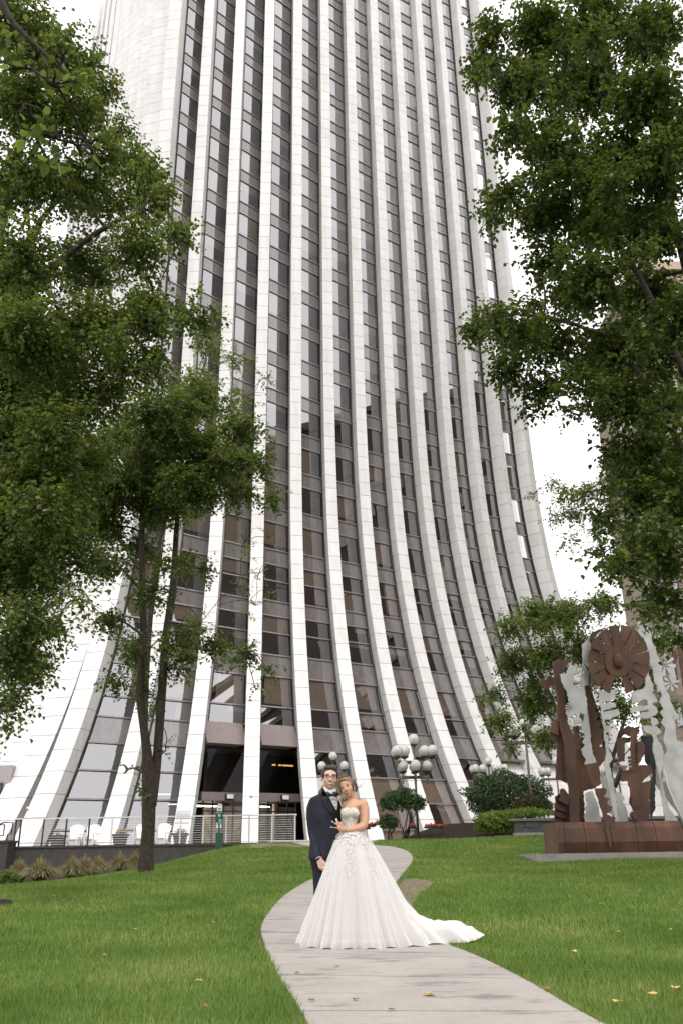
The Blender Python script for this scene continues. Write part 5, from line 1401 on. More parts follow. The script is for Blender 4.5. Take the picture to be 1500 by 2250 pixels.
N_BLADES = grass()
M_FALL = mat_simple('fallen_leaf_yellow', (0.55, 0.38, 0.10), 0.7, noise=0.3, scale=20)
M_FALLB = mat_simple('fallen_leaf_brown', (0.22, 0.12, 0.06), 0.8, noise=0.3, scale=20)
frg = random.Random(4)
def fallen(px, py, mat, s, label, onpath=False):
    p = on_ground(px, py); z = gz(p[0], p[1]) + (0.036 if onpath else 0.045)
    a = frg.uniform(0, 6.28); b = MB()
    lobes = [(0, -1.0), (0.55, -0.65), (0.95, -0.2), (0.6, 0.05), (0.75, 0.6), (0.25, 0.45), (0, 1.1), (-0.25, 0.45), (-0.75, 0.6), (-0.6, 0.05), (-0.95, -0.2), (-0.55, -0.65)]
    top = [(p[0] + s * (x * math.cos(a) - y * math.sin(a)), p[1] + s * (x * math.sin(a) + y * math.cos(a)), z + s * 0.28 * (x * x) + frg.uniform(0, .006)) for x, y in lobes]
    c = (p[0], p[1], z); n = len(top)
    b.add([c] + top + [(q[0], q[1], q[2] - 0.003) for q in top], [(0, 1 + i, 1 + (i + 1) % n) for i in range(n)] + [(1 + i, 1 + n + i, 1 + n + (i + 1) % n, 1 + (i + 1) % n) for i in range(n)])
    o = b.build('fallen_leaf', mat); tag(o, label, 'leaf', 'fallen leaves')
for (x, y, s) in ((1478, 2008, .045), (1260, 2103, .05), (1435, 2205, .055), (1358, 2222, .05), (1486, 2189, .05), (1338, 1975, .04), (1320, 1994, .04), (1464, 1934, .04), (1405, 1937, .035), (1255, 1992, .03), (1182, 2031, .035), (1360, 2058, .03), (296, 2052, .045), (468, 2036, .035), (437, 2172, .05), (1090, 2010, .03), (1472, 2054, .04), (1140, 1965, .03), (120, 1975, .035), (425, 2012, .025), (1080, 1886, .04), (230, 2110, .03)):
    fallen(x, y, M_FALL, s * 0.66, ('yellow leaf on the grass between the double-stemmed tree and the walk' if x < 600 else 'small yellow leaf on the grass just before the sculpture plinth' if y < 2000 else 'large yellow leaf on the grass beside the lower walk' if s >= 0.05 else 'yellow leaf on the open grass between the gown train and the sculpture'))
for (x, y, s) in ((405, 2090, .04), (450, 2232, .045), (1205, 2192, .045), (380, 2130, .03), (1290, 2150, .035)):
    fallen(x, y, M_FALLB, s * 0.66, 'brown leaf on the grass between the double-stemmed tree and the walk' if x < 600 else 'brown leaf on the grass at the edge of the lower walk')
fallen(942, 2201, M_FALL, 0.042, 'curled tan leaf lying on the concrete walk', True)
fallen(740, 2134, mat_simple('fallen_leaf_green', (0.25, 0.26, 0.06), .7), 0.025, 'small greenish leaf on the walk below the gown', True)
fallen(735, 2094, mat_simple('fallen_leaf_olive', (0.2, 0.24, 0.07), .7), 0.025, 'tiny olive leaf on the walk at the gown hem', True)
for (x, y) in ((685, 2212), (782, 2211), (652, 2150), (860, 2236)):
    fallen(x, y, M_FALLB, 0.022, 'small dark leaf scrap on the concrete walk', True)

# ------------------------------------------------------------------ the couple
from mathutils.bvhtree import BVHTree
def mat_skin(name, col, red):
    m, nt, b = new_mat(name)
    tc = N(nt, 'ShaderNodeTexCoord'); nz = N(nt, 'ShaderNodeTexNoise', i_Scale=14.0, i_Detail=4.0); nt.links.new(tc.outputs['Object'], nz.inputs['Vector'])
    rp = ramp(nt, [(0.35, col), (0.7, red)]); nt.links.new(nz.outputs['Fac'], rp.inputs[0]); nt.links.new(rp.outputs[0], b.inputs['Base Color'])
    b.inputs['Roughness'].default_value = 0.5; b.inputs['Subsurface Weight'].default_value = 0.12; b.inputs['Subsurface Radius'].default_value = (0.02, 0.008, 0.004)
    b.inputs['Subsurface Scale'].default_value = 0.6
    return m
M_SKIN_M = mat_skin('skin_fair', (0.63, 0.41, 0.325), (0.65, 0.36, 0.285))
M_SKIN_F = mat_skin('skin_tan', (0.50, 0.285, 0.175), (0.53, 0.285, 0.18))
M_NAVY = mat_simple('navy_wool', (0.0125, 0.0145, 0.027), 0.75, noise=0.3, scale=7, bump=1.0, bscale=7, spec=0.3)
M_SATIN = mat_simple('black_satin', (0.006, 0.006, 0.008), 0.55, noise=0.1, spec=0.25)
M_SHIRT = mat_simple('white_shirt', (0.70, 0.71, 0.75), 0.7, noise=0.05, scale=60)
M_HAIR_M = mat_simple('dark_brown_hair', (0.040, 0.022, 0.016), 0.45, noise=0.5, scale=60, bump=0.5, bscale=120)
M_HAIR_F = mat_simple('brown_hair', (0.085, 0.046, 0.024), 0.42, noise=0.6, scale=45, bump=0.5, bscale=110)
M_HAIR_H = mat_simple('blonde_highlight', (0.30, 0.20, 0.115), 0.5, noise=0.35, scale=45, bump=0.4, bscale=110)
M_TEETH = mat_simple('teeth', (0.78, 0.74, 0.68), 0.3, noise=0.02)
M_LIP_M = mat_simple('lip_pale', (0.40, 0.16, 0.13), 0.5, noise=0.05)
M_LIP_F = mat_simple('lip_rose', (0.30, 0.065, 0.06), 0.35, noise=0.05)
M_EYEW = mat_simple('eye_white', (0.72, 0.70, 0.68), 0.25, noise=0.02)
M_IRIS = mat_simple('iris_dark', (0.020, 0.014, 0.012), 0.2, noise=0.05)
M_BROW = mat_simple('brow_hair', (0.045, 0.026, 0.018), 0.7, noise=0.2)
M_SHADOW = mat_simple('eye_makeup', (0.10, 0.055, 0.045), 0.6, noise=0.1)
M_FRAME = mat_simple('glasses_frame', (0.020, 0.012, 0.018), 0.6, noise=0.1, spec=0.2)
M_LENSG = mat_glass('spectacle_lens', (0.96, 0.96, 0.97), 1.25, 0.0)
M_ROSE = mat_simple('ivory_petal', (0.74, 0.66, 0.54), 0.6, noise=0.1)

def ell(mb, c, r, ax=None, n=18, m=12):
    ax = np.eye(3) if ax is None else np.array(ax); base = len(mb.v); mb.sphere((0, 0, 0), 1.0, n, m)
    for i in range(base, len(mb.v)):
        v = mb.v[i]; mb.v[i] = tuple(np.array(c) + ax[0] * v[0] * r[0] + ax[1] * v[1] * r[1] + ax[2] * v[2] * r[2])
def caps(mb, pts, rad, n=14):
    """rounded tapering limb"""
    mb.tube(pts, rad, n)
    for p, r in zip(pts, rad): ell(mb, p, (r, r, r), None, n, 8)
def loft(mb, rings, n=24):
    """rings: (centre, X vector, Y vector)"""
    base = len(mb.v)
    for c, X, Y in rings:
        for k in range(n):
            a = 2 * math.pi * k / n; mb.v.append(tuple(np.array(c) + np.array(X) * math.cos(a) + np.array(Y) * math.sin(a)))
    for i in range(len(rings) - 1):
        for k in range(n):
            q = base + i * n; mb.f.append((q + k, q + (k + 1) % n, q + n + (k + 1) % n, q + n + k))
    mb.f.append(tuple(base + k for k in range(n - 1, -1, -1))); e = base + (len(rings) - 1) * n; mb.f.append(tuple(e + k for k in range(n)))
def organic(name, mb, voxel, it, mat, parent):
    me0 = bpy.data.meshes.new('tmp'); me0.from_pydata(mb.v, [], mb.f); me0.update()
    o = bpy.data.objects.new('tmp', me0); COL.objects.link(o)
    me = evaluated(o, [('REMESH', dict(mode='VOXEL', voxel_size=voxel)), ('SMOOTH', dict(factor=0.5, iterations=it))])
    me.name = name; me.materials.clear()
    return link_mesh(name, me, mat, parent, True)
def bvh_of(*objs):
    V, F_ = [], []
    for o in objs:
        b = len(V); V += [v.co.copy() for v in o.data.vertices]; F_ += [tuple(i + b for i in p.vertices) for p in o.data.polygons]
    return BVHTree.FromPolygons(V, F_)
def world_bvh(*objs):
    V, F_ = [], []
    for o in objs:
        w = parent_world(o) if o.parent is None else parent_world(o.parent) @ o.matrix_parent_inverse @ o.matrix_basis
        b = len(V); V += [w @ v.co for v in o.data.vertices]; F_ += [tuple(i + b for i in p.vertices) for p in o.data.polygons]
    return BVHTree.FromPolygons(V, F_)
def drape(name, pix, bvh, off, d_def, mat, parent, step=2.2, th=0.006):
    """a piece of cloth laid on a surface, its outline read from the photo"""
    bm = bmesh.new(); vs_ = [bm.verts.new((x, y, 0)) for x, y in pix]; bm.faces.new(vs_); bmesh.ops.triangulate(bm, faces=bm.faces)
    for _ in range(4):
        es = [e for e in bm.edges if e.calc_length() > step]
        if not es: break
        bmesh.ops.subdivide_edges(bm, edges=es, cuts=1); bmesh.ops.triangulate(bm, faces=bm.faces)
    for v in bm.verts:
        r = at(v.co.x, v.co.y, d_def); dr = Vector(r).normalized(); h = bvh.ray_cast(Vector((0, 0, 0)), dr)
        p = h[0] if h[0] is not None and abs(h[0].y - d_def) < 0.35 else Vector(r)
        v.co = p - dr * off
    if len(bm.faces):
        bm.normal_update()
        if sum(f.normal.y for f in bm.faces) > 0: bmesh.ops.reverse_faces(bm, faces=bm.faces)
    r = bmesh.ops.extrude_face_region(bm, geom=list(bm.faces))
    for g in r['geom']:
        if isinstance(g, bmesh.types.BMVert): g.co += Vector((0, -0.001, 0))
    me = bpy.data.meshes.new(name); bm.to_mesh(me); bm.free()
    return link_mesh(name, me, mat, parent, True)

def head_parts(mb, hc, A, s, male):
    """A: head axes (right, forward, up); s: scale"""
    A = np.array(A); L = lambda x, y, z: hc + s * (A[0] * x + A[1] * y + A[2] * z)
    E = lambda c, r: ell(mb, L(*c), tuple(s * q for q in r), A)
    E((0, -0.012, 0.036), (0.074, 0.092, 0.083)); E((0, 0.024, -0.018), (0.0625, 0.064, 0.082))
    jw = 0.051 if male else 0.044
    E((0, 0.026, -0.064), (jw * 1.06, 0.050, 0.042)); E((0, 0.056, -0.094), (0.023 if male else 0.018, 0.020, 0.017))
    for k in (-1, 1):
        E((k * 0.036, 0.056, -0.034), (0.023, 0.020, 0.024)); E((k * 0.028, 0.076, 0.020), (0.027, 0.013, 0.009))
        E((k * 0.076, -0.004, -0.014), (0.009, 0.020, 0.030)); E((k * 0.011, 0.094, -0.036), (0.009, 0.010, 0.008))
    mb.tube([L(0, 0.084, 0.008), L(0, 0.094, -0.014), L(0, 0.107, -0.031)], [s * 0.008, s * 0.010, s * 0.0125], 10)
    E((0, 0.105, -0.032), (0.0125, 0.012, 0.010)); E((0, 0.078, -0.062), (0.026, 0.012, 0.014))
    return L
def face_detail(parent, L, A, s, male):
    A = np.array(A)
    for k in (-1, 1):
        mb = MB(); ell(mb, L(k * 0.0305, 0.0795, 0.002), (s * 0.0125, s * 0.0065, s * 0.0045), A, 12, 8); ey = mb.build('eye', M_EYEW, parent, True)
        mb = MB(); ell(mb, L(k * 0.0305, 0.0855, 0.002), (s * 0.0050, s * 0.003, s * 0.0044), A, 12, 8); mb.build('iris', M_IRIS, ey, True)
        lid = MB(); lid.tube([L(k * 0.014, 0.084, 0.003), L(k * 0.024, 0.0885, 0.0095), L(k * 0.036, 0.086, 0.0095), L(k * 0.049, 0.075, 0.002)], [s * 0.002, s * (0.0017 if male else 0.0030), s * (0.0017 if male else 0.0032), s * 0.002], 6); lid.build('eyelid', M_BROW if male else M_SHADOW, ey, True)
        br = MB(); z0 = 0.024 if male else 0.027
        br.tube([L(k * 0.012, 0.088, z0), L(k * 0.028, 0.0905, z0 + 0.005), L(k * 0.042, 0.084, z0 + 0.004), L(k * 0.054, 0.072, z0 - 0.003)], [s * q_ * (1.0 if male else 0.62) for q_ in (0.0028, 0.0038, 0.0032, 0.0015)], 6); br.build('eyebrow', M_BROW, parent, True)
    # open smile
    w = 0.031 if male else 0.026; zc_ = -0.062; mo = MB(); pts = []
    up = [(-w, 0.078, zc_ + 0.006), (-w * .55, 0.0875, zc_ + 0.0015), (0, 0.0915, zc_ - 0.0005), (w * .55, 0.0875, zc_ + 0.0015), (w, 0.078, zc_ + 0.006)]
    lo = [(-w, 0.078, zc_ + 0.005), (-w * .55, 0.0865, zc_ - 0.0085), (0, 0.0905, zc_ - 0.0115), (w * .55, 0.0865, zc_ - 0.0085), (w, 0.078, zc_ + 0.005)]
    V = [L(*p) for p in up] + [L(*p) for p in lo]
    te = mesh_obj('teeth', V + [v - A[1] * s * 0.012 for v in V], [(i, i + 1, i + 6, i + 5) for i in range(4)] + [(i + 1 + 10, i + 10, i + 15, i + 16) for i in range(4)], M_TEETH, parent, True)
    lip = M_LIP_M if male else M_LIP_F; tk = 0.0028 if male else 0.0042
    mo = MB(); mo.tube([L(p[0], p[1] + .001, p[2] + 0.002) for p in up], [s * .0012, s * tk, s * tk * 1.1, s * tk, s * .0012], 6); mo.build('upper_lip', lip, parent, True)
    mo = MB(); mo.tube([L(p[0], p[1] + .001, p[2] - 0.002) for p in lo], [s * .0012, s * tk * 1.1, s * tk * 1.4, s * tk * 1.1, s * .0012], 6); mo.build('lower_lip', lip, parent, True)

def axes_of(yaw, roll, pitch=0.0):
    """head axes: forward looks at the camera (-Y) turned by yaw to image right, rolled clockwise in the picture"""
    f = np.array([math.sin(yaw) * math.cos(pitch), -math.cos(yaw) * math.cos(pitch), math.sin(pitch)])
    r = np.array([math.cos(yaw), math.sin(yaw), 0.0]); u = np.cross(f, -r) ; u = np.cross(r, f) * -1
    u = np.cross(f, r) * 1.0
    if u[2] < 0: u = -u
    r2 = math.cos(roll) * r - math.sin(roll) * u; u2 = math.sin(roll) * r + math.cos(roll) * u
    return np.array([r2, f, u2])
def finger(mb, pts, r0, r1): caps(mb, pts, list(np.linspace(r0, r1, len(pts))), 10)

# ---------------- groom
DG = 9.75
G = lambda x, y, dy=0.0: at(x, y, DG + dy)
gfoot = np.array([float(G(722, 2080)[0]), DG, 0]); gfoot[2] = gz(gfoot[0], DG) + 0.03
groom = thing('person', 'smiling man in navy tuxedo and glasses beside the bride', 'person', tuple(gfoot))
mb = MB(); AG = axes_of(0.10, 0.05) * np.array([[1.09], [1.0], [0.965]]); sG = 1.05
hcG = G(724.5, 1708.5) ; hcG = hcG + np.array([0, 0.02, 0.0])
LG = head_parts(mb, hcG, AG, sG, True)
caps(mb, [LG(0, -0.012, -0.07), G(723.5, 1741, 0.035)], [0.060, 0.064])
Xv = np.array([1, 0, 0.0]); Yv_ = np.array([0, 1, 0.0])
def ring(cx, y, hw, dp, dy=0.02, Gf=None):
    Gf = Gf or G; c = Gf(cx, y, dy); m = mpp(cx, y, DG); return (c, Xv * hw * m, Yv_ * dp)
body_r = [(723, 1742, 15, .06), (723, 1754, 26, .08), (722, 1764, 33, .10), (721, 1790, 34, .115), (720, 1820, 31, .105), (719, 1855, 32, .11), (718, 1885, 33, .115), (717, 1905, 30, .10)]
loft(mb, [ring(*r) for r in body_r])
ARM_L = [G(694, 1769, 0.03), G(688, 1792, 0.04), G(686, 1822, 0.03), G(694, 1855, -0.05), G(701, 1884, -0.11)]
caps(mb, ARM_L, [0.046, 0.046, 0.042, 0.036, 0.030])
ARM_R = [G(748, 1769, 0.03), G(766, 1795, 0.10), G(778, 1820, 0.14), G(786, 1826, 0.05)]
caps(mb, ARM_R, [0.046, 0.045, 0.04, 0.03])
gl_z = gfoot[2]
for cx, dx_ in ((707, 0), (733, 0)):
    a = G(cx, 1892, 0.02); b = np.array([a[0] - 0.01, DG + 0.02, gl_z + 0.48]); c = np.array([a[0] - 0.015, DG + 0.03, gl_z + 0.07])
    caps(mb, [a, b, c], [0.078, 0.055, 0.042]); caps(mb, [c + (0, 0, -0.03), c + (0, -0.14, -0.045)], [0.038, 0.032])
# hanging hand, back of the hand to the camera
W_ = ARM_L[-1]; hd = lambda x, y, dy=0.0: G(x, y, -0.115 + dy)
loft(mb, [(hd(701.5, 1885), Xv * .030, Yv_ * .024), (hd(703, 1890), Xv * .036, Yv_ * .024), (hd(705, 1896), Xv * .042, Yv_ * .021), (hd(706.5, 1901.5), Xv * .041, Yv_ * .018), (hd(707, 1904), Xv * .036, Yv_ * .014)], 16)
for bx2, tx2, ty2, r in ((699.8, 702.6, 1909.0, .0085), (704.2, 706.8, 1911.6, .0092), (708.6, 711.2, 1913.4, .0095), (712.8, 714.6, 1912.0, .0092)):
    finger(mb, [hd(bx2, 1902), hd((bx2 + tx2) / 2 - .1, (1902 + ty2) / 2, -.012), hd(tx2, ty2, 0.004)], r * 1.05, r * .85)
finger(mb, [hd(711.5, 1893, -.002), hd(715.5, 1899, -.012), hd(716.2, 1905.5, -.008)], .0115, .009)
gbody = organic('body', mb, 0.0062, 3, M_SKIN_M, groom)
face_detail(groom, LG, AG, sG, True)
# hair: short sides, brushed-up top
hm = MB(); E_ = lambda c, r: ell(hm, LG(*c), tuple(sG * q for q in r), AG)
E_((0, -0.020, 0.052), (0.0795, 0.093, 0.080)); E_((0, 0.020, 0.100), (0.064, 0.060, 0.030)); E_((0.012, 0.040, 0.110), (0.042, 0.032, 0.020)); E_((-0.02, 0.03, 0.106), (0.040, 0.036, 0.02))
for k in (-1, 1): E_((k * 0.070, 0.020, 0.040), (0.011, 0.036, 0.048))
for k in range(16):
    x = -0.045 + 0.09 * k / 15; hm.tube([LG(x, 0.066, 0.088 + .008 * math.sin(k * 1.7)), LG(x + .008, 0.038, 0.120 + .006 * math.sin(k * 2.3)), LG(x + .014, -0.02, 0.121)], [0.010, 0.011, 0.008], 6)
organic('hair', hm, 0.0055, 2, M_HAIR_M, groom)
# spectacles
gm = MB()
for k in (-1, 1):
    c = lambda a, rx=0.0275, rz=0.0195: LG(k * 0.0325 + rx * np.sign(math.cos(a)) * abs(math.cos(a)) ** 0.6, 0.1035 - 0.35 * abs(rx * math.cos(a)) * (1 if k * math.cos(a) > 0 else .1), -0.002 + rz * np.sign(math.sin(a)) * abs(math.sin(a)) ** 0.65 * (1 if math.sin(a) < 0 else 0.9))
    pts = [c(a) for a in np.linspace(0, 2 * math.pi, 17)]
    rr = [0.0017 + (0.0013 if math.sin(a) > 0.2 else 0) for a in np.linspace(0, 2 * math.pi, 17)]; gm.tube(pts, rr, 6)
    gm.tube([LG(k * 0.056, 0.095, 0.008), LG(k * 0.074, 0.05, 0.004), LG(k * 0.080, -0.004, -0.002)], 0.003, 6)
gm.tube([LG(-0.008, 0.104, 0.004), LG(0, 0.106, 0.006), LG(0.008, 0.104, 0.004)], 0.003, 6)
spec = gm.build('glasses_frame', M_FRAME, groom, True)
# clothes
jm = MB(); P_ = 2.2
jr = [(722.5, 1741, 14, .07, 0.05), (722.5, 1745, 24, .095, 0.035), (722, 1750.5, 35.5, .115), (721.5, 1758, 42.5, .13), (720.5, 1786, 40, .142), (719.5, 1815, 37, .132), (719, 1850, 38, .138), (718, 1876, 40, .142), (717.5, 1888, 40.5, .142)]
loft(jm, [ring(*r) for r in jr], 28)
jacket = organic('jacket', jm, 0.009, 5, M_NAVY, groom)
jm = MB()
caps(jm, [G(692, 1765, 0.03), G(688, 1778, 0.04), G(687.5, 1800, 0.04), G(689.5, 1826, 0.03), G(694.5, 1856, -0.045), G(697, 1882, -0.10)], [0.073, 0.075, 0.071, 0.066, 0.058, 0.054], 16)
organic('sleeve', jm, 0.008, 4, M_NAVY, groom)
jm = MB()
caps(jm, [G(752, 1765, 0.03), G(768, 1795, 0.10), G(779, 1820, 0.14)], [0.070, 0.066, 0.055], 16)
organic('sleeve', jm, 0.008, 4, M_NAVY, groom)
tm = MB()
for cx in (707, 733):
    a = G(cx, 1878, 0.02); b = np.array([a[0] - 0.012, DG + 0.02, gl_z + 0.50]); c = np.array([a[0] - 0.02, DG + 0.03, gl_z + 0.06])
    tm.tube([a, (a + b) / 2, b, (b + c) / 2, c], [0.105, 0.094, 0.08, 0.074, 0.078], 18)
loft(tm, [ring(718, 1872, 36, .12), ring(718, 1890, 37, .125), ring(718, 1908, 34, .11)])
organic('trousers', tm, 0.012, 4, M_NAVY, groom)
for cx in (707, 733):
    a = G(cx, 1878, 0.02); sm = MB(); ell(sm, (a[0] - 0.02, DG - 0.06, gl_z + 0.035), (0.048, 0.14, 0.045)); ell(sm, (a[0] - 0.02, DG + 0.04, gl_z + 0.05), (0.042, 0.06, 0.06)); sm.build('shoe', M_SATIN, groom, True)
JB = world_bvh(jacket); dF = DG - 0.12
shirt = drape('shirt', [(711, 1730), (716, 1739), (722, 1744), (729, 1744), (735, 1738), (737, 1735), (741, 1752), (742, 1766), (739.5, 1781), (734, 1772), (727, 1760), (720, 1748), (713, 1738)], JB, 0.006, dF, M_SHIRT, groom)
# collar standing round the neck, with its two wings
n_ = 28; V, F_ = [], []; c = G(723.8, 1739.5, 0.028)
for k in range(n_):
    a = 2 * math.pi * k / n_
    for h, rr in ((-0.05, 0.086), (0.0, 0.078), (0.034, 0.0725)):
        V.append(c + np.array([math.cos(a) * rr, math.sin(a) * rr, h + 0.020 * math.sin(a) - 0.004]))
for k in range(n_):
    for j in range(2): q = 3 * k + j; q2 = 3 * ((k + 1) % n_) + j; F_.append((q, q2, q2 + 1, q + 1))
mesh_obj('collar', V, F_, M_SHIRT, groom, True)
for pts in ([(709.5, 1729), (713, 1728.5), (724, 1741), (721, 1748.5), (716.5, 1742)], [(738, 1734), (735.5, 1733), (729, 1742), (732, 1748), (737.5, 1742)]):
    drape('collar_wing', pts, JB, 0.018, dF, M_SHIRT, groom)
for pts in ([(707, 1733), (711, 1731), (716, 1742), (724, 1754), (731, 1766), (739.5, 1782), (739, 1800), (735, 1800), (728, 1789), (717, 1778), (709, 1763), (705, 1748)], [(738, 1737), (744, 1745), (752, 1756), (757, 1768), (753, 1782), (744, 1796), (739.5, 1800), (739.5, 1782), (742.5, 1766), (741.5, 1752)]):
    drape('lapel', pts, JB, 0.011, dF, M_SATIN, groom)
# bow tie
bt = MB(); bc = G(730.5, 1747, -0.155)
for k in (-1, 1):
    V = []
    for y in (0, 0.022): V += [bc + np.array([k * 0.008, y, 0.010]), bc + np.array([k * 0.050, y - 0.006, 0.026]), bc + np.array([k * 0.054, y - 0.004, 0.0]), bc + np.array([k * 0.050, y - 0.006, -0.026]), bc + np.array([k * 0.008, y, -0.010])]
    bt.add(V, [(0, 1, 2, 3, 4), (9, 8, 7, 6, 5)] + [(i, 5 + i, 5 + (i + 1) % 5, (i + 1) % 5) for i in range(5)])
ell(bt, bc + (0, 0.006, 0), (0.013, 0.016, 0.015)); bt.build('bow_tie', M_SATIN, groom)
for (x, y) in ((732, 1757), (735, 1765), (737.5, 1773)):
    b2 = MB(); p = JB.ray_cast(Vector((0, 0, 0)), Vector(G(x, y)).normalized())[0]; ell(b2, (p.x, p.y - 0.012, p.z), (0.006, 0.005, 0.006), None, 8, 6); b2.build('stud', M_SATIN, groom, True)
# shirt cuff, pocket square, boutonniere
cf = MB(); cf.tube([G(696.5, 1880, -0.10), G(699.5, 1887.5, -0.112)], 0.043, 16, cap=False); cf.build('shirt_cuff', M_SHIRT, groom, True)
prg2 = np.random.default_rng(77)
fb = JB.ray_cast(Vector((0, 0, 0)), Vector(G(748, 1754)).normalized())[0]; fc = np.array(fb) + np.array([0, -0.045, 0])
rs = MB()
for k in range(11):
    an = k * 2.4; rr_ = 0.004 + 0.0021 * k; ell(rs, fc + (-.012 + rr_ * math.cos(an), -0.016 + 0.0016 * k, rr_ * math.sin(an)), (.0135, .007, .012), axes_of(0.5 * math.cos(an), an * .3, 0.5 * math.sin(an)), 10, 8)
rs.build('rose', M_ROSE, groom, True)
leaf_ball(prg2, fc + (.022, .006, -.004), 0.024, 40, 0.02, M_ROSE, 'filler_bloom', groom, (1, .7, 1), up=-1, wid=0.9)
for (o_, ax_, sz_) in (((0.02, 0, -.02), (.25, -.1, -1), .07), ((-.03, 0, .01), (-.7, -.2, .7), .04), ((.03, 0, -.015), (.5, 0, -.8), .05)):
    co, q = leaf_arrays(np.array([fc + o_]), unit(np.array([ax_], float)), np.array([[0, -1.0, .1]]), np.array([sz_]), 0.5); np_mesh('green_leaf', co, quad=q, mat=M_LEAF_C, parent=groom)
MB().beam(fc + (-.006, 0.0, -.03), fc + (0.012, 0.004, -.085), 0.011, 0.011).build('ribbon_wrap', M_SHIRT, groom)

# ---------------- bride
DB = 9.52
B = lambda x, y, dy=0.0: at(x, y, DB + dy)
bf = np.array([float(B(775, 2060)[0]), DB, 0]); bf[2] = gz(bf[0], DB) + 0.03
bride = thing('person', 'smiling woman in a strapless white ball gown with a train', 'person', tuple(bf))
mb = MB(); AB = axes_of(-0.22, -0.34, -0.06); sB = 0.93
hcB = B(761.5, 1729.5, 0.0)
LB = head_parts(mb, hcB, AB, sB, False)
caps(mb, [LB(0, -0.012, -0.06), B(775, 1752, 0.03), B(775.5, 1760, 0.035)], [0.047, 0.046, 0.052])
mB = lambda y: mpp(770, y, DB)
def rB(cx, y, hw, dp, dy=0.03): return (B(cx, y, dy), Xv * hw * mB(y), Yv_ * dp)
loft(mb, [rB(776, 1757, 13, .05), rB(778, 1763, 18, .07), rB(777, 1770, 20, .09), rB(769.5, 1783, 17.5, .105), rB(768.5, 1795, 17, .10), rB(769, 1812, 14.5, .085), rB(771, 1826, 16, .095), rB(772, 1850, 19, .11), rB(772, 1865, 18, .10)])
for cx in (762, 777): ell(mb, B(cx, 1786, -0.06), (.05, .045, .05))
ELB = B(798.5, 1814, -0.02); WR = B(757.5, 1824.5, -0.065)
caps(mb, [B(796.5, 1767, 0.035), B(799.5, 1780, 0.03), B(800, 1798, 0.01), ELB], [0.054, 0.056, 0.052, 0.043], 16)
caps(mb, [ELB, B(788, 1819, -0.045), B(772, 1823, -0.07), WR], [0.043, 0.043, 0.034, 0.026], 16)
caps(mb, [B(762, 1769, 0.09), B(752, 1793, 0.20), B(742, 1815, 0.24)], [0.048, 0.043, 0.035])
for cx in (765, 779):
    a = B(cx, 1862, 0.03); caps(mb, [a, (a[0], DB, bf[2] + .45), (a[0], DB, bf[2] + .06)], [.085, .055, .04]); caps(mb, [(a[0], DB, bf[2] + .04), (a[0], DB - .12, bf[2] + .02)], [.035, .028])
# hand spread on the man's chest
HB = lambda x, y, dy=0.0: B(x, y, -0.085 + dy)
ax_h = unit(np.array(HB(742, 1815)) - np.array(HB(757, 1824))); up_h = np.array([-ax_h[2], 0, ax_h[0]]) * -1
if up_h[2] < 0: up_h = -up_h
for_r = [(757, 1824.3, .025, .021), (753, 1822, .031, .020), (748.5, 1818.8, .036, .018), (744.5, 1816.3, .032, .015)]
loft(mb, [(HB(x, y), up_h * r, np.array([0, 1, 0]) * r2) for x, y, r, r2 in for_r], 16)
for (x0s, y0s, x1s, y1s, x2s, y2s, r) in ((747, 1812.2, 743.0, 1806.2, 740.0, 1800.2, .0082), (744.6, 1812.8, 740.6, 1807.8, 738.3, 1802.4, .0084), (743.2, 1814.8, 737.0, 1810.0, 730.6, 1805.4, .0084), (743.6, 1818.3, 737.0, 1819.0, 728.5, 1817.4, .0080)):
    finger(mb, [HB(x0s, y0s), HB(x1s, y1s, -.006), HB(x2s, y2s, .012)], r, r * .72)
finger(mb, [HB(751.5, 1816.5, -.008), HB(749.8, 1810.5, -.014), HB(748.6, 1805.5, .004)], .0105, .0072)
bbody = organic('body', mb, 0.0060, 3, M_SKIN_F, bride)
face_detail(bride, LB, AB, sB, False)
for (x1s, y1s, x2s, y2s) in ((740.0, 1800.6, 739.0, 1797.8), (738.3, 1802.6, 737.4, 1800.2), (730.8, 1805.6, 728.8, 1804.0), (728.8, 1817.5, 726.2, 1816.9)):
    nl = MB(); nl.beam(HB(x1s, y1s, .004), HB(x2s, y2s, .010), 0.007, 0.003, up=(0, 1, 0)); nl.build('fingernail', M_WHITE, bride)
# hair: loose updo with a swept front, pale streaks, wisps
hm = MB(); E_ = lambda c, r: ell(hm, LB(*c), tuple(sB * q for q in r), AB)
E_((0, -0.026, 0.050), (0.083, 0.094, 0.080)); E_((0.030, -0.075, 0.010), (0.075, 0.060, 0.075)); E_((0.058, -0.030, 0.000), (0.034, 0.060, 0.062)); E_((-0.070, 0.000, 0.010), (0.016, 0.045, 0.052)); E_((0.0, 0.010, 0.112), (0.066, 0.060, 0.028)); E_((0.05, -0.09, -0.04), (0.05, 0.04, 0.045))
hair_b = organic('hair', hm, 0.0065, 3, M_HAIR_F, bride)
hr2 = np.random.default_rng(3)
for k in range(22):
    t = k / 21; y0_ = 0.086 - 0.04 * abs(t - .3)
    x0s = -0.045 + 0.03 * t
    pts = [LB(x0s, 0.070 - .03 * t, 0.092 + .022 * t), LB(0.015 + .02 * t, 0.080 - .05 * t, 0.088 + .030 * t), LB(0.055 + .012 * t, 0.045 - .05 * t, 0.055 + .03 * t), LB(0.080, -0.005 - .05 * t, 0.015 + .012 * t), LB(0.072 - .02 * t, -0.060 - .04 * t, -0.030 + .05 * hr2.random())]
    lk = MB(); lk.tube(spline(pts, 4), list(np.concatenate([np.linspace(.004, .0085, 8), np.linspace(.0085, .003, 9)]) * sB), 6); lk.build('hair_lock', M_HAIR_H if k % 3 != 1 else M_HAIR_F, hair_b, True)
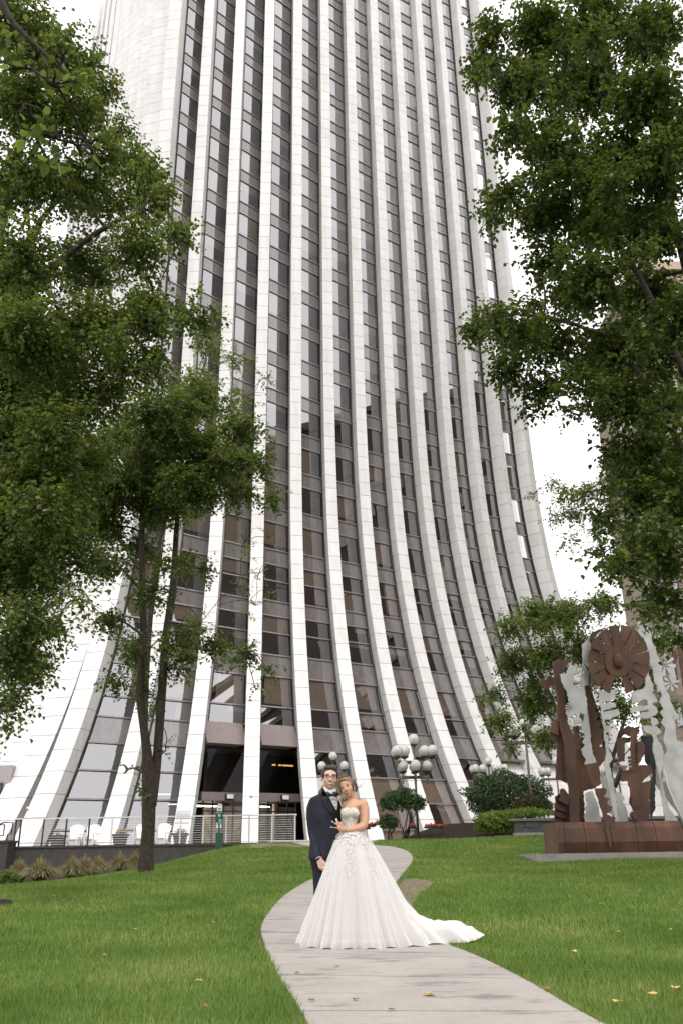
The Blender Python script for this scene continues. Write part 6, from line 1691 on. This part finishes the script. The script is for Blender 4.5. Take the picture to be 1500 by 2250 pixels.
for k in range(8):
    t = k / 7; lk = MB(); lk.tube(spline([LB(-0.040 + .01 * t, 0.065 - .03 * t, 0.092 + .02 * t), LB(-0.070, 0.045 - .03 * t, 0.050 + .03 * t), LB(-0.080, 0.005 - .03 * t, -0.005 + .02 * t), LB(-0.068, -0.03 - .03 * t, -0.05)], 4), list(np.linspace(.006, .003, 13) * sB), 6); lk.build('hair_lock', M_HAIR_F if k % 3 else M_HAIR_H, hair_b, True)
for pts in ([(781, 1722), (788, 1728), (793, 1724), (798, 1721)], [(782, 1726), (787, 1731), (792, 1729), (796, 1726)], [(779, 1730), (783, 1734), (781, 1740)], [(751, 1742), (748, 1750), (750, 1760), (754, 1768), (752, 1776)], [(752, 1740), (750, 1752), (753, 1763), (757, 1770)]):
    wm = MB(); wm.tube(spline([B(x, y, -0.02) for x, y in pts], 4), 0.0022, 5); wm.build('hair_wisp', M_HAIR_H if pts[0][0] < 760 else M_HAIR_F, hair_b, True)
# earrings and bracelet
M_SILVER = mat_simple('silver', (0.75, 0.72, 0.70), 0.2, 0.8, noise=0.05)
er = MB(); e0 = LB(0.078, 0.005, -0.045)
for k in range(5): ell(er, e0 + np.array([0.002 * k, 0, -0.012 * k]), (.0045, .004, .006), None, 8, 6)
er.build('earring', M_SILVER, bride, True)
bm_ = MB(); wd_ = unit(np.array(WR) - np.array(B(772, 1823, -0.07))); c0 = np.array(B(763.5, 1824.0, -.066)); s1_ = unit(np.cross(wd_, [0, 1, 0])); s2_ = np.cross(wd_, s1_)
bm_.tube([c0 + .034 * (math.cos(a) * s1_ + math.sin(a) * s2_) for a in np.linspace(0, 2 * math.pi, 17)], 0.0022, 5, cap=False); bm_.build('bracelet', M_SILVER, bride, True)

# gown: bodice and skirt
def mat_gown():
    m, nt, b = new_mat('tulle')
    tc = N(nt, 'ShaderNodeTexCoord'); nz = N(nt, 'ShaderNodeTexNoise', i_Scale=3.0, i_Detail=4.0); nt.links.new(tc.outputs['Object'], nz.inputs['Vector'])
    rp = ramp(nt, [(0.35, (0.76, 0.71, 0.69)), (0.62, (0.81, 0.79, 0.78))]); nt.links.new(nz.outputs['Fac'], rp.inputs[0]); nt.links.new(rp.outputs[0], b.inputs['Base Color'])
    b.inputs['Roughness'].default_value = 0.8; b.inputs['Sheen Weight'].default_value = 0.3; b.inputs['Specular IOR Level'].default_value = 0.15
    tr = N(nt, 'ShaderNodeBsdfTranslucent'); nt.links.new(rp.outputs[0], tr.inputs[0]); ms = N(nt, 'ShaderNodeMixShader'); ms.inputs[0].default_value = 0.25
    nt.links.new(b.outputs[0], ms.inputs[1]); nt.links.new(tr.outputs[0], ms.inputs[2]); nt.links.new(ms.outputs[0], nt.nodes['Material Output'].inputs[0])
    return m
def mat_tulle_sheer():
    m, nt, b = new_mat('sheer_tulle')
    b.inputs['Base Color'].default_value = (0.82, 0.79, 0.775, 1); b.inputs['Roughness'].default_value = 0.85
    tr = N(nt, 'ShaderNodeBsdfTransparent'); ms = N(nt, 'ShaderNodeMixShader'); lw = N(nt, 'ShaderNodeLayerWeight', i_Blend=0.4)
    mr = N(nt, 'ShaderNodeMapRange', i_3=0.34, i_4=0.9); nt.links.new(lw.outputs['Facing'], mr.inputs[0]); nt.links.new(mr.outputs[0], ms.inputs[0])
    nt.links.new(tr.outputs[0], ms.inputs[1]); nt.links.new(b.outputs[0], ms.inputs[2]); nt.links.new(ms.outputs[0], nt.nodes['Material Output'].inputs[0])
    return m
M_GOWN = mat_gown(); M_SHEER = mat_tulle_sheer()
M_LACE = mat_simple('beaded_lace', (0.60, 0.52, 0.46), 0.45, noise=0.45, scale=55, bump=0.8, bscale=90)
M_BEAD = mat_leaf('lace_beads', [(0.46, 0.38, 0.33), (0.66, 0.60, 0.55), (0.80, 0.77, 0.74)], 0.05, 0.35)
bd = MB(); rings = []
for (cx, y, hw, dp) in ((768.5, 1783, 18.8, .118), (768, 1790, 19, .118), (768, 1800, 17.6, .106), (768.5, 1812, 16, .094), (770.5, 1822, 17, .10), (772, 1830, 19.5, .11)): rings.append(rB(cx, y, hw, dp, 0.025))
loft(bd, rings, 32)
for cx in (760.5, 777): ell(bd, B(cx, 1786.5, -0.058), (.056, .052, .052))
bodice = organic('bodice', bd, 0.009, 3, M_LACE, bride)
# skirt
wc_ = B(772.5, 1826, 0.03); zg = lambda x, y: gz(x, y) + 0.028
NA, NTm = 300, 56
hemc = np.array([float(B(788, 2060)[0]), DB + 0.10])
zw = wc_[2]
prof = [(0.0, 0.095, 1.0), (0.05, 0.135, 0.965), (0.12, 0.18, 0.90), (0.25, 0.25, 0.765), (0.45, 0.345, 0.55), (0.65, 0.435, 0.335), (0.82, 0.515, 0.15), (0.93, 0.555, 0.04), (1.0, 0.572, 0.0)]
tprof = [(0.0, 0.095, 1.0), (0.05, 0.135, 0.965), (0.12, 0.185, 0.90), (0.25, 0.265, 0.765), (0.42, 0.385, 0.55), (0.55, 0.50, 0.34), (0.66, 0.62, 0.225), (0.76, 0.80, 0.175), (0.88, 1.08, 0.135), (0.95, 1.16, 0.10), (1.0, 1.27, 0.0)]
pr = np.array(prof); tp = np.array(tprof)
def skirt_pt(ph, t, extra=0.0):
    w = math.exp(-((math.atan2(math.sin(ph - 0.34), math.cos(ph - 0.34))) / 0.60) ** 2)          # train towards the right and a little back
    r = np.interp(t, pr[:, 0], pr[:, 1]) * (1 - w) + np.interp(t, tp[:, 0], tp[:, 1]) * w
    h = np.interp(t, pr[:, 0], pr[:, 2]) * (1 - w) + np.interp(t, tp[:, 0], tp[:, 2]) * w
    f = 0.12 + 0.88 * t ** 1.1
    rip = 0.030 * math.sin(9 * ph + 0.7) + 0.022 * math.sin(15 * ph + 2.0 + 1.2 * t) + 0.016 * math.sin(26 * ph + 0.4 + 2 * t) + 0.012 * math.sin(44 * ph + 1.5 * math.sin(5 * ph)) + 0.006 * math.sin(71 * ph)
    r = r * (1 + f * rip * 1.9) + extra
    cx = wc_[0] * (1 - t) + hemc[0] * t; cy = wc_[1] * (1 - t) + hemc[1] * t
    x = cx + r * math.cos(ph); y = cy + r * math.sin(ph) * (0.93 - 0.24 * t)
    g = zg(x, y); z = g + (zw - g) * h
    if w > 0.05 and t > 0.55:
        q = (t - 0.55) / 0.45
        z += w * q * (0.045 * math.sin(x * 19 + 2 * math.sin(y * 8)) + 0.035 * math.sin(y * 23 + x * 6) + 0.018 * math.sin(x * 47 + 3 * math.sin(y * 19)) + 0.012 * math.sin(y * 61 + x * 33)) * (1 - 0.55 * q)
        z = max(z, g + 0.004)
    if t > 0.9 and w < 0.5: z += 0.012 * math.sin(17 * ph) * (t - 0.9) * 10
    return (x, y, max(z, g))
def skirt_mesh(name, t0, t1, extra, mat, nt_=NTm):
    V, F_ = [], []
    for i in range(nt_ + 1):
        for k in range(NA): V.append(skirt_pt(2 * math.pi * k / NA, t0 + (t1 - t0) * i / nt_, extra))
    for i in range(nt_):
        for k in range(NA): F_.append((i * NA + k, (i + 1) * NA + k, (i + 1) * NA + (k + 1) % NA, i * NA + (k + 1) % NA))
    return mesh_obj(name, V, F_, mat, bride, True)
skirt = skirt_mesh('skirt', 0.0, 1.0, 0.0, M_GOWN)
skirt_mesh('overskirt', 0.10, 1.0, 0.016, M_SHEER)
skirt_mesh('hem_band', 0.90, 1.0, 0.024, M_SHEER, 6)
# lace sprigs and beads on the bodice and falling over the upper skirt
bv = world_bvh(bodice); lr = np.random.default_rng(8); PP, NR = [], []
for _ in range(2600):
    x = lr.uniform(748, 788); y = lr.uniform(1776, 1830); h = bv.ray_cast(Vector((0, 0, 0)), Vector(B(x, y)).normalized())
    if h[0] is not None and h[0].y < DB + 0.2: PP.append(np.array(h[0]) + np.array(h[1]) * 0.003); NR.append(np.array(h[1]))
PP = np.array(PP); NR = np.array(NR); ax = unit(np.cross(NR, lr.normal(size=PP.shape)))
co, q = leaf_arrays(PP, ax, NR, 0.017 * lr.uniform(.5, 1.3, len(PP)), 0.6, 0.25); np_mesh('lace_sprig', co, quad=q, mat=M_BEAD, parent=bride)['kind'] = 'stuff'
PP, NR = [], []
for _ in range(1700):
    t = 0.42 * lr.random() ** 1.7; ph = -math.pi / 2 + lr.normal() * 0.9
    if t > 0.14 and math.sin(ph * 7 + 1.0) < 0.1 + t: continue
    p0 = np.array(skirt_pt(ph, t, 0.02)); p1 = np.array(skirt_pt(ph + .02, t, 0.02)); p2 = np.array(skirt_pt(ph, t + .02, 0.02)); nn_ = np.cross(p1 - p0, p2 - p0); nn_ /= np.linalg.norm(nn_) + 1e-9
    if nn_[1] > 0: nn_ = -nn_
    PP.append(p0 + nn_ * 0.003); NR.append(nn_)
PP = np.array(PP); NR = np.array(NR); ax = unit(np.cross(NR, lr.normal(size=PP.shape)))
co, q = leaf_arrays(PP, ax, NR, 0.016 * lr.uniform(.5, 1.3, len(PP)), 0.55, 0.2); np_mesh('lace_sprig', co, quad=q, mat=M_BEAD, parent=bride)['kind'] = 'stuff'
